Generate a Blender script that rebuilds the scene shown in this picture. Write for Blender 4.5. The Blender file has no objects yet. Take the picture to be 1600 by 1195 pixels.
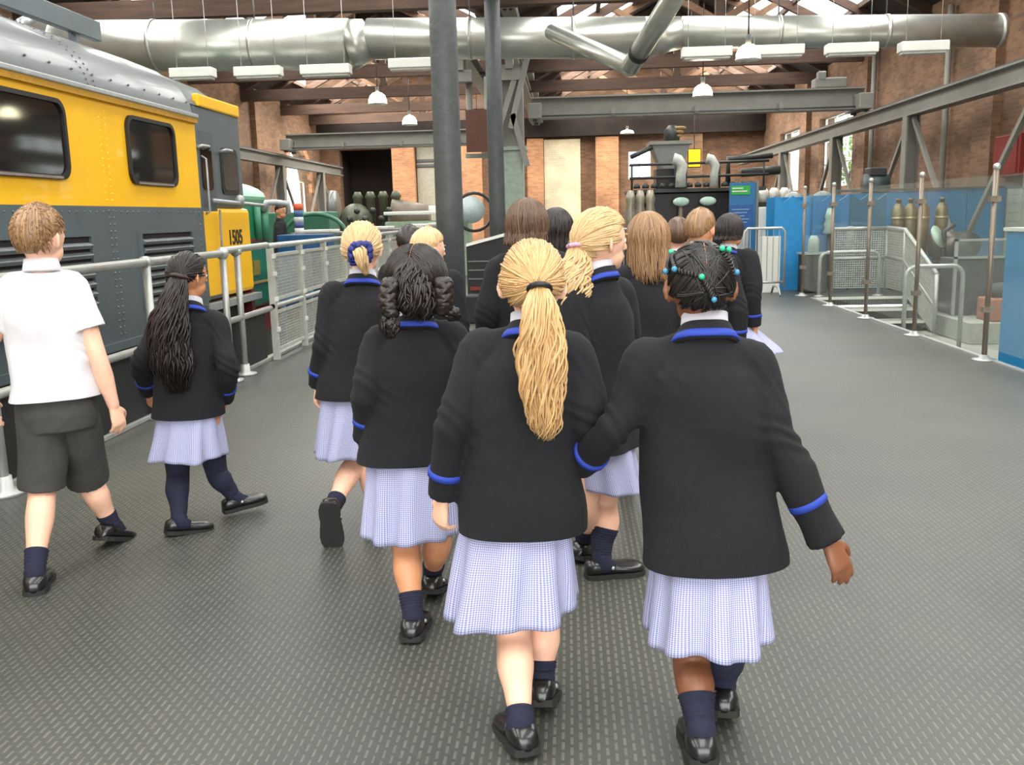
import bpy, bmesh, math, random
import numpy as np
from mathutils import Vector, Matrix, noise

random.seed(7)
scene = bpy.context.scene
COL = scene.collection
V = Vector

# ------------------------------------------------------------------ camera
F, CX, CY = 1450.0, 800.0, 597.5           # focal length and centre for a 1600 x 1195 frame
CAM = V((0.0, 0.0, 1.36))                  # eye height of a person walking behind the children
def _cam(px, py): return V(((px - CX) / F, (CY - py) / F, -1.0))
_d = _cam(890, 334); _h = _cam(1890, 310)
_Y = _d.normalized()
_Z = _h.cross(_d).normalized()
if _Z.y < 0: _Z = -_Z
_X = _Y.cross(_Z)
RW = Matrix((_X, _Y, _Z))                  # camera space -> world
cam_data = bpy.data.cameras.new('camera'); cam = bpy.data.objects.new('camera', cam_data)
COL.objects.link(cam)
cam_data.sensor_width = 36.0; cam_data.lens = F * 36.0 / 1600.0
cam_data.clip_start = 0.05; cam_data.clip_end = 300
cam.matrix_world = Matrix.Translation(CAM) @ RW.to_4x4()
scene.camera = cam

def at(px, py, Y):
    """world point seen at a photo pixel, at distance Y down the hall"""
    d = RW @ _cam(px, py)
    return CAM + d * (Y / d.y)

# ------------------------------------------------------------------ world, daylight, exposure
world = bpy.data.worlds.new('overcast_sky'); scene.world = world; world.use_nodes = True
wb = world.node_tree.nodes['Background']
wb.inputs['Color'].default_value = (0.93, 0.97, 1.0, 1); wb.inputs['Strength'].default_value = 3.0
scene.view_settings.view_transform = 'Standard'; scene.view_settings.look = 'None'
scene.view_settings.exposure = 0.46; scene.view_settings.gamma = 1.0
scene.view_settings.use_curve_mapping = False

def area(name, loc, direction, sx, sy, power, color=(1, 1, 1)):
    l = bpy.data.lights.new(name, 'AREA'); l.shape = 'RECTANGLE'; l.size = sx; l.size_y = sy
    l.energy = power; l.color = color
    o = bpy.data.objects.new(name, l); COL.objects.link(o); o.location = loc
    q = V(direction).to_track_quat('-Z', 'Y'); o.rotation_euler = q.to_euler()
    return o

WALL_L, WALL_R, WALL_B, WALL_F = -10.0, 7.6, 38.0, -6.0
EAVE, RIDGE, VALLEY = 5.45, 7.7, -1.15
SLOPES = [(WALL_L, (WALL_L + VALLEY) / 2), (VALLEY, (WALL_L + VALLEY) / 2),
          (VALLEY, (WALL_R + VALLEY) / 2), (WALL_R, (WALL_R + VALLEY) / 2)]
SKY0, SKY1 = 0.2, 0.68                    # the glazed band of each roof slope, from eave to ridge
def slope_pt(s, t, y): return V((s[0] + (s[1] - s[0]) * t, y, EAVE + (RIDGE - EAVE) * t))
for s in SLOPES:                           # daylight coming in through the glazed bands of the roof
    a, b = slope_pt(s, SKY0, 0), slope_pt(s, SKY1, 0)
    n = V((0, 1, 0)).cross(b - a).normalized()
    if n.z > 0: n = -n
    mid = (a + b) / 2
    wd = (b - a).length
    o = area('rooflight_daylight', mid - n * 0.16 + V((0, 15.6, 0)), n, wd, 42.5, 1250, (1.0, 0.97, 0.90))
    xax = (b - a).normalized(); zax = -n; yax = zax.cross(xax)
    o.matrix_world = Matrix.Translation(o.location) @ Matrix((xax, yax, zax)).transposed().to_4x4()
for s in SLOPES:                           # fill lights added in the same glazed bands to brighten the far wall
    a, b = slope_pt(s, SKY0, 0), slope_pt(s, SKY1, 0); n = V((0, 1, 0)).cross(b - a).normalized()
    if n.z > 0: n = -n
    o = area('far_wall_fill', (a + b) / 2 - n * 0.12 + V((0, 33.6, 0)), n, (b - a).length, 6.4, 650, (1.0, 0.95, 0.86))
    xax = (b - a).normalized(); zax = -n; yax = zax.cross(xax)
    o.matrix_world = Matrix.Translation(o.location) @ Matrix((xax, yax, zax)).transposed().to_4x4()
area('rear_fill', (1.2, WALL_F + 0.15, 2.3), (0, 1, -0.08), 8.0, 4.2, 330, (1.0, 0.97, 0.92))  # unseen fill added behind the camera to light the children's backs

# ------------------------------------------------------------------ helpers
def lin(c):
    return tuple(((x / 255) / 12.92 if x / 255 <= 0.04045 else ((x / 255 + 0.055) / 1.055) ** 2.4) for x in c)
MATS = {}
def mat(name, rgb, rough=0.6, metal=0.0, var=0.12, scale=12.0, bump=0.0, bscale=60.0, coat=0.0, stretch=None, sheen=0.0):
    """procedural paint / cloth / metal: base colour with a soft noise variation and a fine relief"""
    if name in MATS: return MATS[name]
    m = bpy.data.materials.new(name); m.use_nodes = True; MATS[name] = m
    nt = m.node_tree; b = nt.nodes['Principled BSDF']
    c = lin(rgb)
    b.inputs['Roughness'].default_value = rough; b.inputs['Metallic'].default_value = metal
    if coat: b.inputs['Coat Weight'].default_value = coat
    if sheen: b.inputs['Sheen Weight'].default_value = sheen
    tc = nt.nodes.new('ShaderNodeTexCoord'); src = tc.outputs['Object']
    if stretch:
        mp = nt.nodes.new('ShaderNodeMapping'); mp.inputs['Scale'].default_value = stretch
        nt.links.new(src, mp.inputs[0]); src = mp.outputs[0]
    nz = nt.nodes.new('ShaderNodeTexNoise'); nz.inputs['Scale'].default_value = scale; nz.inputs['Detail'].default_value = 4
    nt.links.new(src, nz.inputs['Vector'])
    rp = nt.nodes.new('ShaderNodeValToRGB')
    rp.color_ramp.elements[0].position = 0.3; rp.color_ramp.elements[1].position = 0.7
    rp.color_ramp.elements[0].color = tuple(max(0, x * (1 - var)) for x in c) + (1,)
    rp.color_ramp.elements[1].color = tuple(min(1, x * (1 + var)) for x in c) + (1,)
    nt.links.new(nz.outputs[0], rp.inputs[0]); nt.links.new(rp.outputs[0], b.inputs['Base Color'])
    if bump:
        n2 = nt.nodes.new('ShaderNodeTexNoise'); n2.inputs['Scale'].default_value = bscale
        nt.links.new(src, n2.inputs['Vector'])
        bp = nt.nodes.new('ShaderNodeBump'); bp.inputs['Strength'].default_value = bump; bp.inputs['Distance'].default_value = 0.01
        nt.links.new(n2.outputs[0], bp.inputs['Height']); nt.links.new(bp.outputs[0], b.inputs['Normal'])
    return m

def mat_brick(name, c1, c2, cm, w=0.225, h=0.075):
    m = bpy.data.materials.new(name); m.use_nodes = True; MATS[name] = m
    nt = m.node_tree; b = nt.nodes['Principled BSDF']; b.inputs['Roughness'].default_value = 0.9
    uv = nt.nodes.new('ShaderNodeUVMap')
    br = nt.nodes.new('ShaderNodeTexBrick')
    br.inputs['Scale'].default_value = 1; br.inputs['Brick Width'].default_value = w; br.inputs['Row Height'].default_value = h
    br.inputs['Mortar Size'].default_value = 0.006; br.inputs['Mortar Smooth'].default_value = 0.3
    br.inputs['Color1'].default_value = lin(c1) + (1,); br.inputs['Color2'].default_value = lin(c2) + (1,)
    br.inputs['Mortar'].default_value = lin(cm) + (1,)
    nt.links.new(uv.outputs[0], br.inputs['Vector'])
    nz = nt.nodes.new('ShaderNodeTexNoise'); nz.inputs['Scale'].default_value = 0.9; nz.inputs['Detail'].default_value = 5
    nt.links.new(uv.outputs[0], nz.inputs['Vector'])
    mx = nt.nodes.new('ShaderNodeMix'); mx.data_type = 'RGBA'; mx.blend_type = 'MULTIPLY'; mx.inputs[0].default_value = 0.75
    rp = nt.nodes.new('ShaderNodeValToRGB')
    rp.color_ramp.elements[0].position = 0.3; rp.color_ramp.elements[0].color = (0.45, 0.42, 0.4, 1)
    rp.color_ramp.elements[1].position = 0.7; rp.color_ramp.elements[1].color = (1.25, 1.15, 1.05, 1)
    nt.links.new(nz.outputs[0], rp.inputs[0])
    nt.links.new(br.outputs[0], mx.inputs[6]); nt.links.new(rp.outputs[0], mx.inputs[7])
    nt.links.new(mx.outputs[2], b.inputs['Base Color'])
    bp = nt.nodes.new('ShaderNodeBump'); bp.inputs['Strength'].default_value = 0.5; bp.inputs['Distance'].default_value = 0.01; bp.invert = True
    nt.links.new(br.outputs['Fac'], bp.inputs['Height']); nt.links.new(bp.outputs[0], b.inputs['Normal'])
    return m

def mat_glass(name, tint=(0.95, 0.97, 0.955), gloss=0.06):
    m = bpy.data.materials.new(name); m.use_nodes = True; MATS[name] = m
    nt = m.node_tree; nt.nodes.remove(nt.nodes['Principled BSDF']); out = nt.nodes['Material Output']
    t = nt.nodes.new('ShaderNodeBsdfTransparent'); t.inputs[0].default_value = tint + (1,)
    g = nt.nodes.new('ShaderNodeBsdfGlossy'); g.inputs['Roughness'].default_value = 0.06
    d = nt.nodes.new('ShaderNodeBsdfDiffuse'); d.inputs[0].default_value = (0.8, 0.85, 0.8, 1)
    m0 = nt.nodes.new('ShaderNodeMixShader'); m0.inputs[0].default_value = 0.035
    mx = nt.nodes.new('ShaderNodeMixShader'); mx.inputs[0].default_value = gloss
    nt.links.new(t.outputs[0], m0.inputs[1]); nt.links.new(d.outputs[0], m0.inputs[2])
    nt.links.new(m0.outputs[0], mx.inputs[1]); nt.links.new(g.outputs[0], mx.inputs[2]); nt.links.new(mx.outputs[0], out.inputs[0])
    return m

def mat_emit(name, rgb, strength):
    m = bpy.data.materials.new(name); m.use_nodes = True; MATS[name] = m
    b = m.node_tree.nodes['Principled BSDF']; b.inputs['Base Color'].default_value = lin(rgb) + (1,)
    b.inputs['Emission Color'].default_value = lin(rgb) + (1,); b.inputs['Emission Strength'].default_value = strength
    return m

class MB:
    """collects shapes, builds ONE mesh object"""
    def __init__(s): s.v = []; s.f = []; s.sm = []
    def add(s, verts, faces, smooth=False):
        o = len(s.v); s.v += [tuple(p) for p in verts]; s.f += [tuple(i + o for i in f) for f in faces]
        s.sm += [smooth] * len(faces); return s
    def box(s, lo, hi, m=None):
        x0, y0, z0 = lo; x1, y1, z1 = hi
        p = [V(q) for q in ((x0, y0, z0), (x1, y0, z0), (x1, y1, z0), (x0, y1, z0), (x0, y0, z1), (x1, y0, z1), (x1, y1, z1), (x0, y1, z1))]
        if m: p = [m @ q for q in p]
        return s.add(p, [(0, 3, 2, 1), (4, 5, 6, 7), (0, 1, 5, 4), (1, 2, 6, 5), (2, 3, 7, 6), (3, 0, 4, 7)])
    def cbox(s, c, size, m=None):
        h = V(size) / 2; c = V(c); return s.box(c - h, c + h, m)
    def beam(s, a, b, w, h, up=(0, 0, 1)):
        a, b = V(a), V(b); d = (b - a).normalized(); u = V(up)
        r = d.cross(u)
        if r.length < 1e-4: r = d.cross(V((0, 1, 0)))
        r.normalize(); u = r.cross(d)
        p = []
        for q in (a, b):
            for i, j in ((-1, -1), (1, -1), (1, 1), (-1, 1)): p.append(q + r * (i * w / 2) + u * (j * h / 2))
        return s.add(p, [(0, 1, 2, 3), (7, 6, 5, 4), (0, 4, 5, 1), (1, 5, 6, 2), (2, 6, 7, 3), (3, 7, 4, 0)])
    def ibeam(s, a, b, w, h, t=0.03, up=(0, 0, 1)):
        a, b = V(a), V(b); d = (b - a).normalized(); u = V(up); r = d.cross(u).normalized(); u = r.cross(d)
        s.beam(a + u * (h / 2 - t / 2), b + u * (h / 2 - t / 2), w, t, up)
        s.beam(a - u * (h / 2 - t / 2), b - u * (h / 2 - t / 2), w, t, up)
        return s.beam(a, b, t, h - 2 * t, up)
    def tube(s, path, r, seg=10, caps=True):
        path = [V(p) for p in path]; n = len(path)
        rs = r if isinstance(r, (list, tuple)) else [r] * n
        t = [(path[min(i + 1, n - 1)] - path[max(i - 1, 0)]).normalized() for i in range(n)]
        ref = V((0, 0, 1)) if abs(t[0].z) < 0.9 else V((1, 0, 0))
        u = (ref - t[0] * ref.dot(t[0])).normalized()
        vs = []
        for i in range(n):
            u = (u - t[i] * u.dot(t[i])).normalized(); w = t[i].cross(u)
            for k in range(seg):
                a = 2 * math.pi * k / seg; vs.append(path[i] + (u * math.cos(a) + w * math.sin(a)) * rs[i])
        fs = [(i * seg + k, i * seg + (k + 1) % seg, (i + 1) * seg + (k + 1) % seg, (i + 1) * seg + k) for i in range(n - 1) for k in range(seg)]
        if caps: fs += [tuple(range(seg - 1, -1, -1)), tuple((n - 1) * seg + k for k in range(seg))]
        return s.add(vs, fs, True)
    def lathe(s, prof, c, axis=(0, 0, 1), seg=20, caps=True):
        ax = V(axis).normalized(); c = V(c)
        s.tube([c + ax * (h + i * 1e-6) for i, (r, h) in enumerate(prof)], [max(r, 1e-4) for r, h in prof], seg, caps); return s
    def prism(s, poly, off):
        """polygon (3d points) extruded by off"""
        poly = [V(p) for p in poly]; off = V(off); n = len(poly)
        fs = [tuple(range(n - 1, -1, -1)), tuple(range(n, 2 * n))] + [(i, (i + 1) % n, n + (i + 1) % n, n + i) for i in range(n)]
        return s.add(poly + [p + off for p in poly], fs)
    def ball(s, c, r, seg=10, rings=7, sc=(1, 1, 1)):
        c = V(c); vs = []; fs = []
        for i in range(rings + 1):
            p = math.pi * i / rings
            for k in range(seg):
                a = 2 * math.pi * k / seg
                vs.append(c + V((math.sin(p) * math.cos(a) * r * sc[0], math.sin(p) * math.sin(a) * r * sc[1], math.cos(p) * r * sc[2])))
        for i in range(rings):
            for k in range(seg): fs.append((i * seg + k, (i + 1) * seg + k, (i + 1) * seg + (k + 1) % seg, i * seg + (k + 1) % seg))
        return s.add(vs, fs, True)
    def mesh(s, name, m):
        me = bpy.data.meshes.new(name); me.from_pydata(s.v, [], s.f)
        me.materials.append(m)
        me.polygons.foreach_set('use_smooth', s.sm)
        bm = bmesh.new(); bm.from_mesh(me); bmesh.ops.recalc_face_normals(bm, faces=bm.faces)
        uv = bm.loops.layers.uv.new('UVMap')
        for f in bm.faces:
            n = f.normal; ax = max(range(3), key=lambda k: abs(n[k]))
            for l in f.loops:
                p = l.vert.co; l[uv].uv = (p.y, p.z) if ax == 0 else ((p.x, p.z) if ax == 1 else (p.x, p.y))
        bm.to_mesh(me); bm.free(); me.update(); return me
    def build(s, name, m, parent=None, origin=None, bevel=0.0, kind=None):
        me = s.mesh(name, m)
        return link(name, me, parent, origin, bevel, kind)

def link(name, me, parent=None, origin=None, bevel=0.0, kind=None):
    o = bpy.data.objects.new(name, me); COL.objects.link(o)
    if parent is not None:
        o.parent = parent; o.matrix_parent_inverse = Matrix.Translation(-parent.location)   # parts are built in world space
    elif origin is not None:
        me.transform(Matrix.Translation(-V(origin))); o.location = origin
    if bevel:
        b = o.modifiers.new('bevel', 'BEVEL'); b.width = bevel; b.segments = 2; b.limit_method = 'ANGLE'
    if kind: o['kind'] = kind
    return o
def thing(name, label, cat, loc, group=None):
    o = bpy.data.objects.new(name, None); COL.objects.link(o); o.location = loc; o.empty_display_size = 0.1
    return tag(o, label, cat, group)
def tag(o, label, cat, group=None):
    o['label'] = label; o['category'] = cat
    if group: o['group'] = group
    return o
# ------------------------------------------------------------------ materials of the building
BRICK = mat_brick('brown_brick', (142, 108, 83), (112, 86, 66), (128, 113, 96))
BRICK_O = mat_brick('orange_brick', (196, 146, 108), (174, 122, 88), (184, 156, 128))
BRICK_W = mat_brick('painted_brick', (226, 216, 186), (214, 204, 176), (200, 190, 164))
BRICK_G = mat_brick('green_painted_brick', (176, 186, 172), (164, 176, 164), (130, 142, 134), 0.45, 0.15)
TIMBER = mat('dark_timber', (70, 50, 38), 0.8, var=0.3, scale=3, stretch=(0.5, 4, 4), bump=0.2, bscale=20)
TIMBER_D = mat('roof_boards', (40, 30, 24), 0.85, var=0.35, scale=2, bump=0.2, bscale=20)
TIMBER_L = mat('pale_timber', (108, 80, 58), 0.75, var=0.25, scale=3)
STEEL_G = mat('grey_painted_steel', (128, 126, 118), 0.55, var=0.1, scale=3)
IRON = mat('dark_cast_iron_paint', (70, 74, 74), 0.5, var=0.16, scale=9, bump=0.45, bscale=28)
GALV = mat('galvanised_tube', (176, 178, 174), 0.42, 0.55, var=0.1, scale=8)
DUCT = mat('galvanised_duct', (190, 191, 182), 0.34, 0.75, var=0.08, scale=5)
CONC = mat('concrete_floor', (140, 142, 132), 0.7, var=0.12, scale=1.5, bump=0.1, bscale=30)
BLACK = mat('black_panel', (24, 24, 25), 0.55, var=0.15, scale=5)
WHITE = mat('white_enamel', (222, 222, 214), 0.45, var=0.04, scale=4)
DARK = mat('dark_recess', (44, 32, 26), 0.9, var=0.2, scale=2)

def floor_material():
    m = bpy.data.materials.new('studded_rubber_floor'); m.use_nodes = True
    nt = m.node_tree; b = nt.nodes['Principled BSDF']; L = nt.links.new
    tc = nt.nodes.new('ShaderNodeTexCoord'); sp = nt.nodes.new('ShaderNodeSeparateXYZ'); cb = nt.nodes.new('ShaderNodeCombineXYZ')
    L(tc.outputs['Object'], sp.inputs[0]); L(sp.outputs[1], cb.inputs[0]); L(sp.outputs[0], cb.inputs[1])
    br = nt.nodes.new('ShaderNodeTexBrick'); br.offset = 0.5
    br.inputs['Scale'].default_value = 1; br.inputs['Brick Width'].default_value = 0.048; br.inputs['Row Height'].default_value = 0.023
    br.inputs['Mortar Size'].default_value = 0.0086; br.inputs['Mortar Smooth'].default_value = 0.25
    br.inputs['Color1'].default_value = lin((99, 99, 92)) + (1,); br.inputs['Color2'].default_value = lin((91, 91, 85)) + (1,)
    br.inputs['Mortar'].default_value = lin((67, 69, 65)) + (1,)
    L(cb.outputs[0], br.inputs['Vector'])
    nz = nt.nodes.new('ShaderNodeTexNoise'); nz.inputs['Scale'].default_value = 0.55; nz.inputs['Detail'].default_value = 7; nz.inputs['Roughness'].default_value = 0.6
    L(tc.outputs['Object'], nz.inputs['Vector'])
    rp = nt.nodes.new('ShaderNodeValToRGB')
    rp.color_ramp.elements[0].position = 0.32; rp.color_ramp.elements[0].color = (0.66, 0.70, 0.72, 1)
    rp.color_ramp.elements[1].position = 0.72; rp.color_ramp.elements[1].color = (1.3, 1.24, 1.1, 1)
    L(nz.outputs[0], rp.inputs[0])
    mx = nt.nodes.new('ShaderNodeMix'); mx.data_type = 'RGBA'; mx.blend_type = 'MULTIPLY'; mx.inputs[0].default_value = 0.85
    L(br.outputs[0], mx.inputs[6]); L(rp.outputs[0], mx.inputs[7]); L(mx.outputs[2], b.inputs['Base Color'])
    b.inputs['Roughness'].default_value = 0.43
    bp = nt.nodes.new('ShaderNodeBump'); bp.inputs['Strength'].default_value = 0.35; bp.inputs['Distance'].default_value = 0.004; bp.invert = True
    L(br.outputs['Fac'], bp.inputs['Height']); L(bp.outputs[0], b.inputs['Normal'])
    return m
FLOOR = floor_material()
PIT_Z, LOW_Z = -0.9, -0.45
EDGE_L, EDGE_R, PIT_END, LOW_END = -3.02, 3.72, 13.9, 14.5

# ------------------------------------------------------------------ floor, walls, roof
fl = MB().box((EDGE_L, WALL_F, -0.12), (EDGE_R, LOW_END, 0)).box((EDGE_L, LOW_END, -0.12), (WALL_R, WALL_B, 0))
fl.box((WALL_L, PIT_END, -0.12), (EDGE_L, WALL_B, 0))
floor = fl.build('floor', FLOOR); floor['kind'] = 'structure'
pit = MB().box((WALL_L, WALL_F, PIT_Z - 0.15), (EDGE_L, PIT_END, PIT_Z)).box((EDGE_L + 0.02, WALL_F, PIT_Z - 0.15), (EDGE_L + 0.2, PIT_END, -0.125))
pit.box((WALL_L, PIT_END + 0.02, PIT_Z - 0.15), (EDGE_L, PIT_END + 0.2, -0.125))
o = pit.build('floor_pit', CONC); o['kind'] = 'structure'
low = MB().box((EDGE_R - 0.02, WALL_F, LOW_Z - 0.15), (WALL_R, LOW_END, LOW_Z)).box((EDGE_R - 0.2, WALL_F, LOW_Z), (EDGE_R - 0.03, LOW_END, -0.125))
o = low.build('floor_lower', CONC); o['kind'] = 'structure'
kr = MB().box((EDGE_L - 0.02, WALL_F, 0.0), (EDGE_L + 0.05, PIT_END, 0.035)); o = kr.build('trim_1', GALV, bevel=0.006); o['kind'] = 'structure'
kr = MB().box((EDGE_R - 0.05, WALL_F, 0.0), (EDGE_R + 0.0, LOW_END, 0.012)); o = kr.build('trim_2', GALV); o['kind'] = 'structure'

def wall_with_holes(axis_pos, u0, u1, z0, z1, holes, thick, along_y=True, sign=1):
    """slab wall built from strips round rectangular openings"""
    mb = MB(); us = sorted({u0, u1} | {h[0] for h in holes} | {h[1] for h in holes})
    for a, b in zip(us, us[1:]):
        spans = [(z0, z1)]
        for h in holes:
            if h[0] < (a + b) / 2 < h[1]:
                spans = [q for s in spans for q in ((s[0], h[2]), (h[3], s[1])) if q[1] - q[0] > 1e-3]
        for s in spans:
            if along_y: mb.box((min(axis_pos, axis_pos + sign * thick), a, s[0]), (max(axis_pos, axis_pos + sign * thick), b, s[1]))
            else: mb.box((a, min(axis_pos, axis_pos + sign * thick), s[0]), (b, max(axis_pos, axis_pos + sign * thick), s[1]))
    return mb
# left wall with one tall arched window near the far corner
LW = (33.0, 36.3, 1.55, 4.05)
w = wall_with_holes(WALL_L, WALL_F, WALL_B, PIT_Z, EAVE + 0.3, [LW], 0.45, True, -1)
arch = []
cy, rr, zc = (LW[0] + LW[1]) / 2, (LW[1] - LW[0]) / 2, LW[3] - (LW[1] - LW[0]) / 2
for sgn in (-1, 1):
    poly = [V((WALL_L - 0.45, cy + sgn * rr, zc))] + [V((WALL_L - 0.45, cy + sgn * rr * math.cos(a), zc + rr * math.sin(a))) for a in [i * math.pi / 16 for i in range(9)]] + [V((WALL_L - 0.45, cy + sgn * rr, LW[3]))]
    w.prism(poly[1:], (0.45, 0, 0))
o = w.build('wall_left', BRICK); o['kind'] = 'structure'; wall_left = o
for i in range(13):                                             # arch bricks round the window
    a0, a1 = math.pi * i / 13, math.pi * (i + 0.93) / 13
    poly = [(WALL_L - 0.1, cy + math.cos(a) * r_, zc + math.sin(a) * r_) for a, r_ in ((a0, rr), (a1, rr), (a1, rr + 0.3), (a0, rr + 0.3))]
    MB().prism(poly, (0.13, 0, 0)).build('arch_brick', BRICK_O, wall_left)
for y in (2, 9, 16, 23, 30):
    MB().box((WALL_L, y - 0.35, PIT_Z), (WALL_L + 0.18, y + 0.35, EAVE)).build('pilaster', BRICK, wall_left)
# right wall with tall windows
RWIN = [(26.2, 29.6, 1.95, 4.0), (32.0, 35.0, 1.95, 4.0)]
w = wall_with_holes(WALL_R, WALL_F, WALL_B, LOW_Z, EAVE + 0.3, RWIN, 0.45, True, 1)
o = w.build('wall_right', BRICK); o['kind'] = 'structure'; wall_right = o
for y in (7.0, 15.5, 17.8, 25.0, 31.0):
    MB().box((WALL_R - 0.16, y - 0.4, LOW_Z), (WALL_R, y + 0.4, EAVE)).build('pilaster', BRICK, wall_right)
MB().box((WALL_R - 0.03, 5.0, LOW_Z), (WALL_R, 16.9, 1.62)).build('painted_dado', BRICK_G, wall_right)
MB().box((WALL_R - 0.06, 5.0, 1.62), (WALL_R, 16.9, 1.66)).build('dado_rail', IRON, wall_right)
for y in (19.6, 24.2):
    MB().tube([(WALL_R - 0.12, y, 0.1), (WALL_R - 0.12, y, 5.2)], 0.06, 10).build('downpipe', STEEL_G, wall_right)
def window(name, y0, y1, z0, z1, x, nx, nz, parent_kind='structure'):
    f = MB()
    for i in range(nx + 1):
        y = y0 + (y1 - y0) * i / nx; f.cbox((x, y, (z0 + z1) / 2), (0.06, 0.05 if 0 < i < nx else 0.1, z1 - z0))
    for j in range(nz + 1):
        z = z0 + (z1 - z0) * j / nz; f.cbox((x, (y0 + y1) / 2, z), (0.05, y1 - y0, 0.045))
    o = f.build(name, WHITE); o['kind'] = 'structure'
    for i in range(nx):
        for j in range(nz):
            MB().box((x - 0.005, y0 + (y1 - y0) * i / nx + 0.05, z0 + (z1 - z0) * j / nz + 0.035), (x + 0.005, y0 + (y1 - y0) * (i + 1) / nx - 0.05, z0 + (z1 - z0) * (j + 1) / nz - 0.035)).build('pane', GLASS, o)
    return o
GLASS = mat_glass('clear_glass')
window('window_1', LW[0], LW[1], LW[2], LW[3], WALL_L - 0.3, 2, 2)
window('window_2', RWIN[0][0], RWIN[0][1], 1.95, 4.0, WALL_R + 0.2, 3, 3)
window('window_3', RWIN[1][0], RWIN[1][1], 1.95, 4.0, WALL_R + 0.2, 3, 3)
LEAF = mat('tree_leaves', (120, 150, 70), 0.7, var=0.5, scale=3)
for k, (y, z, r_) in enumerate(((31.0, 3.4, 1.1), (37.5, 3.0, 1.3))):   # shrubbery outside the windows
    t = thing('shrub', ('green shrub outside the tall right-hand window', 'green shrub further back outside the right wall')[k], 'shrub', (WALL_R + 3.2, y, 0))
    MB().tube([(WALL_R + 3.2, y, -0.4), (WALL_R + 3.25, y, z)], [0.12, 0.05], 8).build('trunk', TIMBER, t)
    f = MB(); rg = random.Random(k)
    for i in range(420):
        d = V((rg.gauss(0, 1), rg.gauss(0, 1), rg.gauss(0, 1))).normalized() * r_ * rg.uniform(0.4, 1)
        c = V((WALL_R + 3.2, y, z)) + d; a = V((rg.gauss(0, 1), rg.gauss(0, 1), rg.gauss(0, 1))).normalized(); b = a.orthogonal()
        f.add([c - a * 0.13, c + b * 0.07, c + a * 0.13, c - b * 0.07], [(0, 1, 2, 3)])
    f.build('foliage', LEAF, t, kind='stuff')
# far wall: piers, openings, a painted bay and a small window
w = wall_with_holes(WALL_B, WALL_L - 0.45, WALL_R + 0.45, 0, RIDGE + 0.2, [(-9.25, -7.05, 0.0, 4.1), (2.35, 3.25, 2.65, 3.75)], 0.45, False, 1)
o = w.build('wall_back', BRICK); o['kind'] = 'structure'; wall_back = o
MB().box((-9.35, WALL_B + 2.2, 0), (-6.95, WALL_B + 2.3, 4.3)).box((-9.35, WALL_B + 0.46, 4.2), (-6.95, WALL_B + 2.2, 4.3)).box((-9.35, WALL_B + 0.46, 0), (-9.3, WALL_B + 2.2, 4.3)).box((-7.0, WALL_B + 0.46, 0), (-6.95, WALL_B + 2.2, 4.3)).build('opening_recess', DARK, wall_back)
for x0, x1, z1, m_ in ((-7.05, -6.15, 4.3, BRICK_O), (-4.35, -3.45, 4.3, BRICK_O), (-1.65, -1.0, 4.3, BRICK_O), (1.05, 1.95, 4.3, BRICK_O), (4.2, 5.2, 5.0, BRICK)):
    MB().box((x0, WALL_B - 0.4, 0), (x1, WALL_B, z1)).build('pier', m_, wall_back)
MB().box((-0.98, WALL_B - 0.3, 0), (0.45, WALL_B, 4.25)).build('painted_bay', BRICK_W, wall_back)
MB().box((-6.1, WALL_B - 0.06, 0.9), (-4.4, WALL_B, 4.3)).build('rendered_bay', mat('grey_render', (150, 146, 130), 0.85), wall_back)
for z in (3.35, 3.55): MB().box((-6.1, WALL_B - 0.12, z), (-4.4, WALL_B - 0.06, z + 0.1)).build('dark_rail', IRON, wall_back)
MB().box((WALL_L, WALL_B - 0.5, 4.35), (WALL_R, WALL_B - 0.1, 5.1)).build('timber_lintel', TIMBER_D, wall_back)
f = MB()
for x in (2.35, 2.8, 3.25): f.cbox((x, WALL_B + 0.2, 3.2), (0.05, 0.06, 1.1))
for z in (2.65, 3.2, 3.75): f.cbox((2.8, WALL_B + 0.2, z), (0.9, 0.06, 0.05))
o = f.build('window_4', WHITE); o['kind'] = 'structure'
for i in range(2):
    for j in range(2): MB().box((2.39 + 0.45 * i, WALL_B + 0.19, 2.69 + 0.55 * j), (2.76 + 0.45 * i, WALL_B + 0.2, 3.16 + 0.55 * j)).build('pane', GLASS, o)
# wall behind the photographer with an unseen opening, made up to let light in
w = wall_with_holes(WALL_F, WALL_L - 0.45, WALL_R + 0.45, PIT_Z, RIDGE + 0.2, [(-3.0, 5.4, 0.0, 4.6)], 0.45, False, -1)
o = w.build('wall_front', BRICK); o['kind'] = 'structure'

# roof: boarded slopes with a glazed band, rafters, tie beams
rf = MB()
for s in SLOPES:
    for t0, t1 in ((-0.03, SKY0), (SKY1, 1.0)):
        a, b = slope_pt(s, t0, WALL_F - 0.4), slope_pt(s, t1, WALL_F - 0.4); up = V((0, 0, 0.08))
        rf.prism([a, b, b + up, a + up], (0, WALL_B - WALL_F + 0.8, 0))
ceiling = rf.build('ceiling', TIMBER_D); ceiling['kind'] = 'structure'
for s in SLOPES:
    y = 7.0
    while y < WALL_B:
        MB().beam(slope_pt(s, 0, y) - V((0, 0, 0.1)), slope_pt(s, 1, y) - V((0, 0, 0.1)), 0.09, 0.18).build('rafter', TIMBER_L if int(y) % 3 == 0 else TIMBER, ceiling)
        y += 2.0
    for t in (SKY0, 0.5 * (SKY0 + SKY1), SKY1):
        MB().beam(slope_pt(s, t, WALL_F), slope_pt(s, t, WALL_B), 0.1, 0.12).build('purlin', TIMBER, ceiling)
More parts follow.
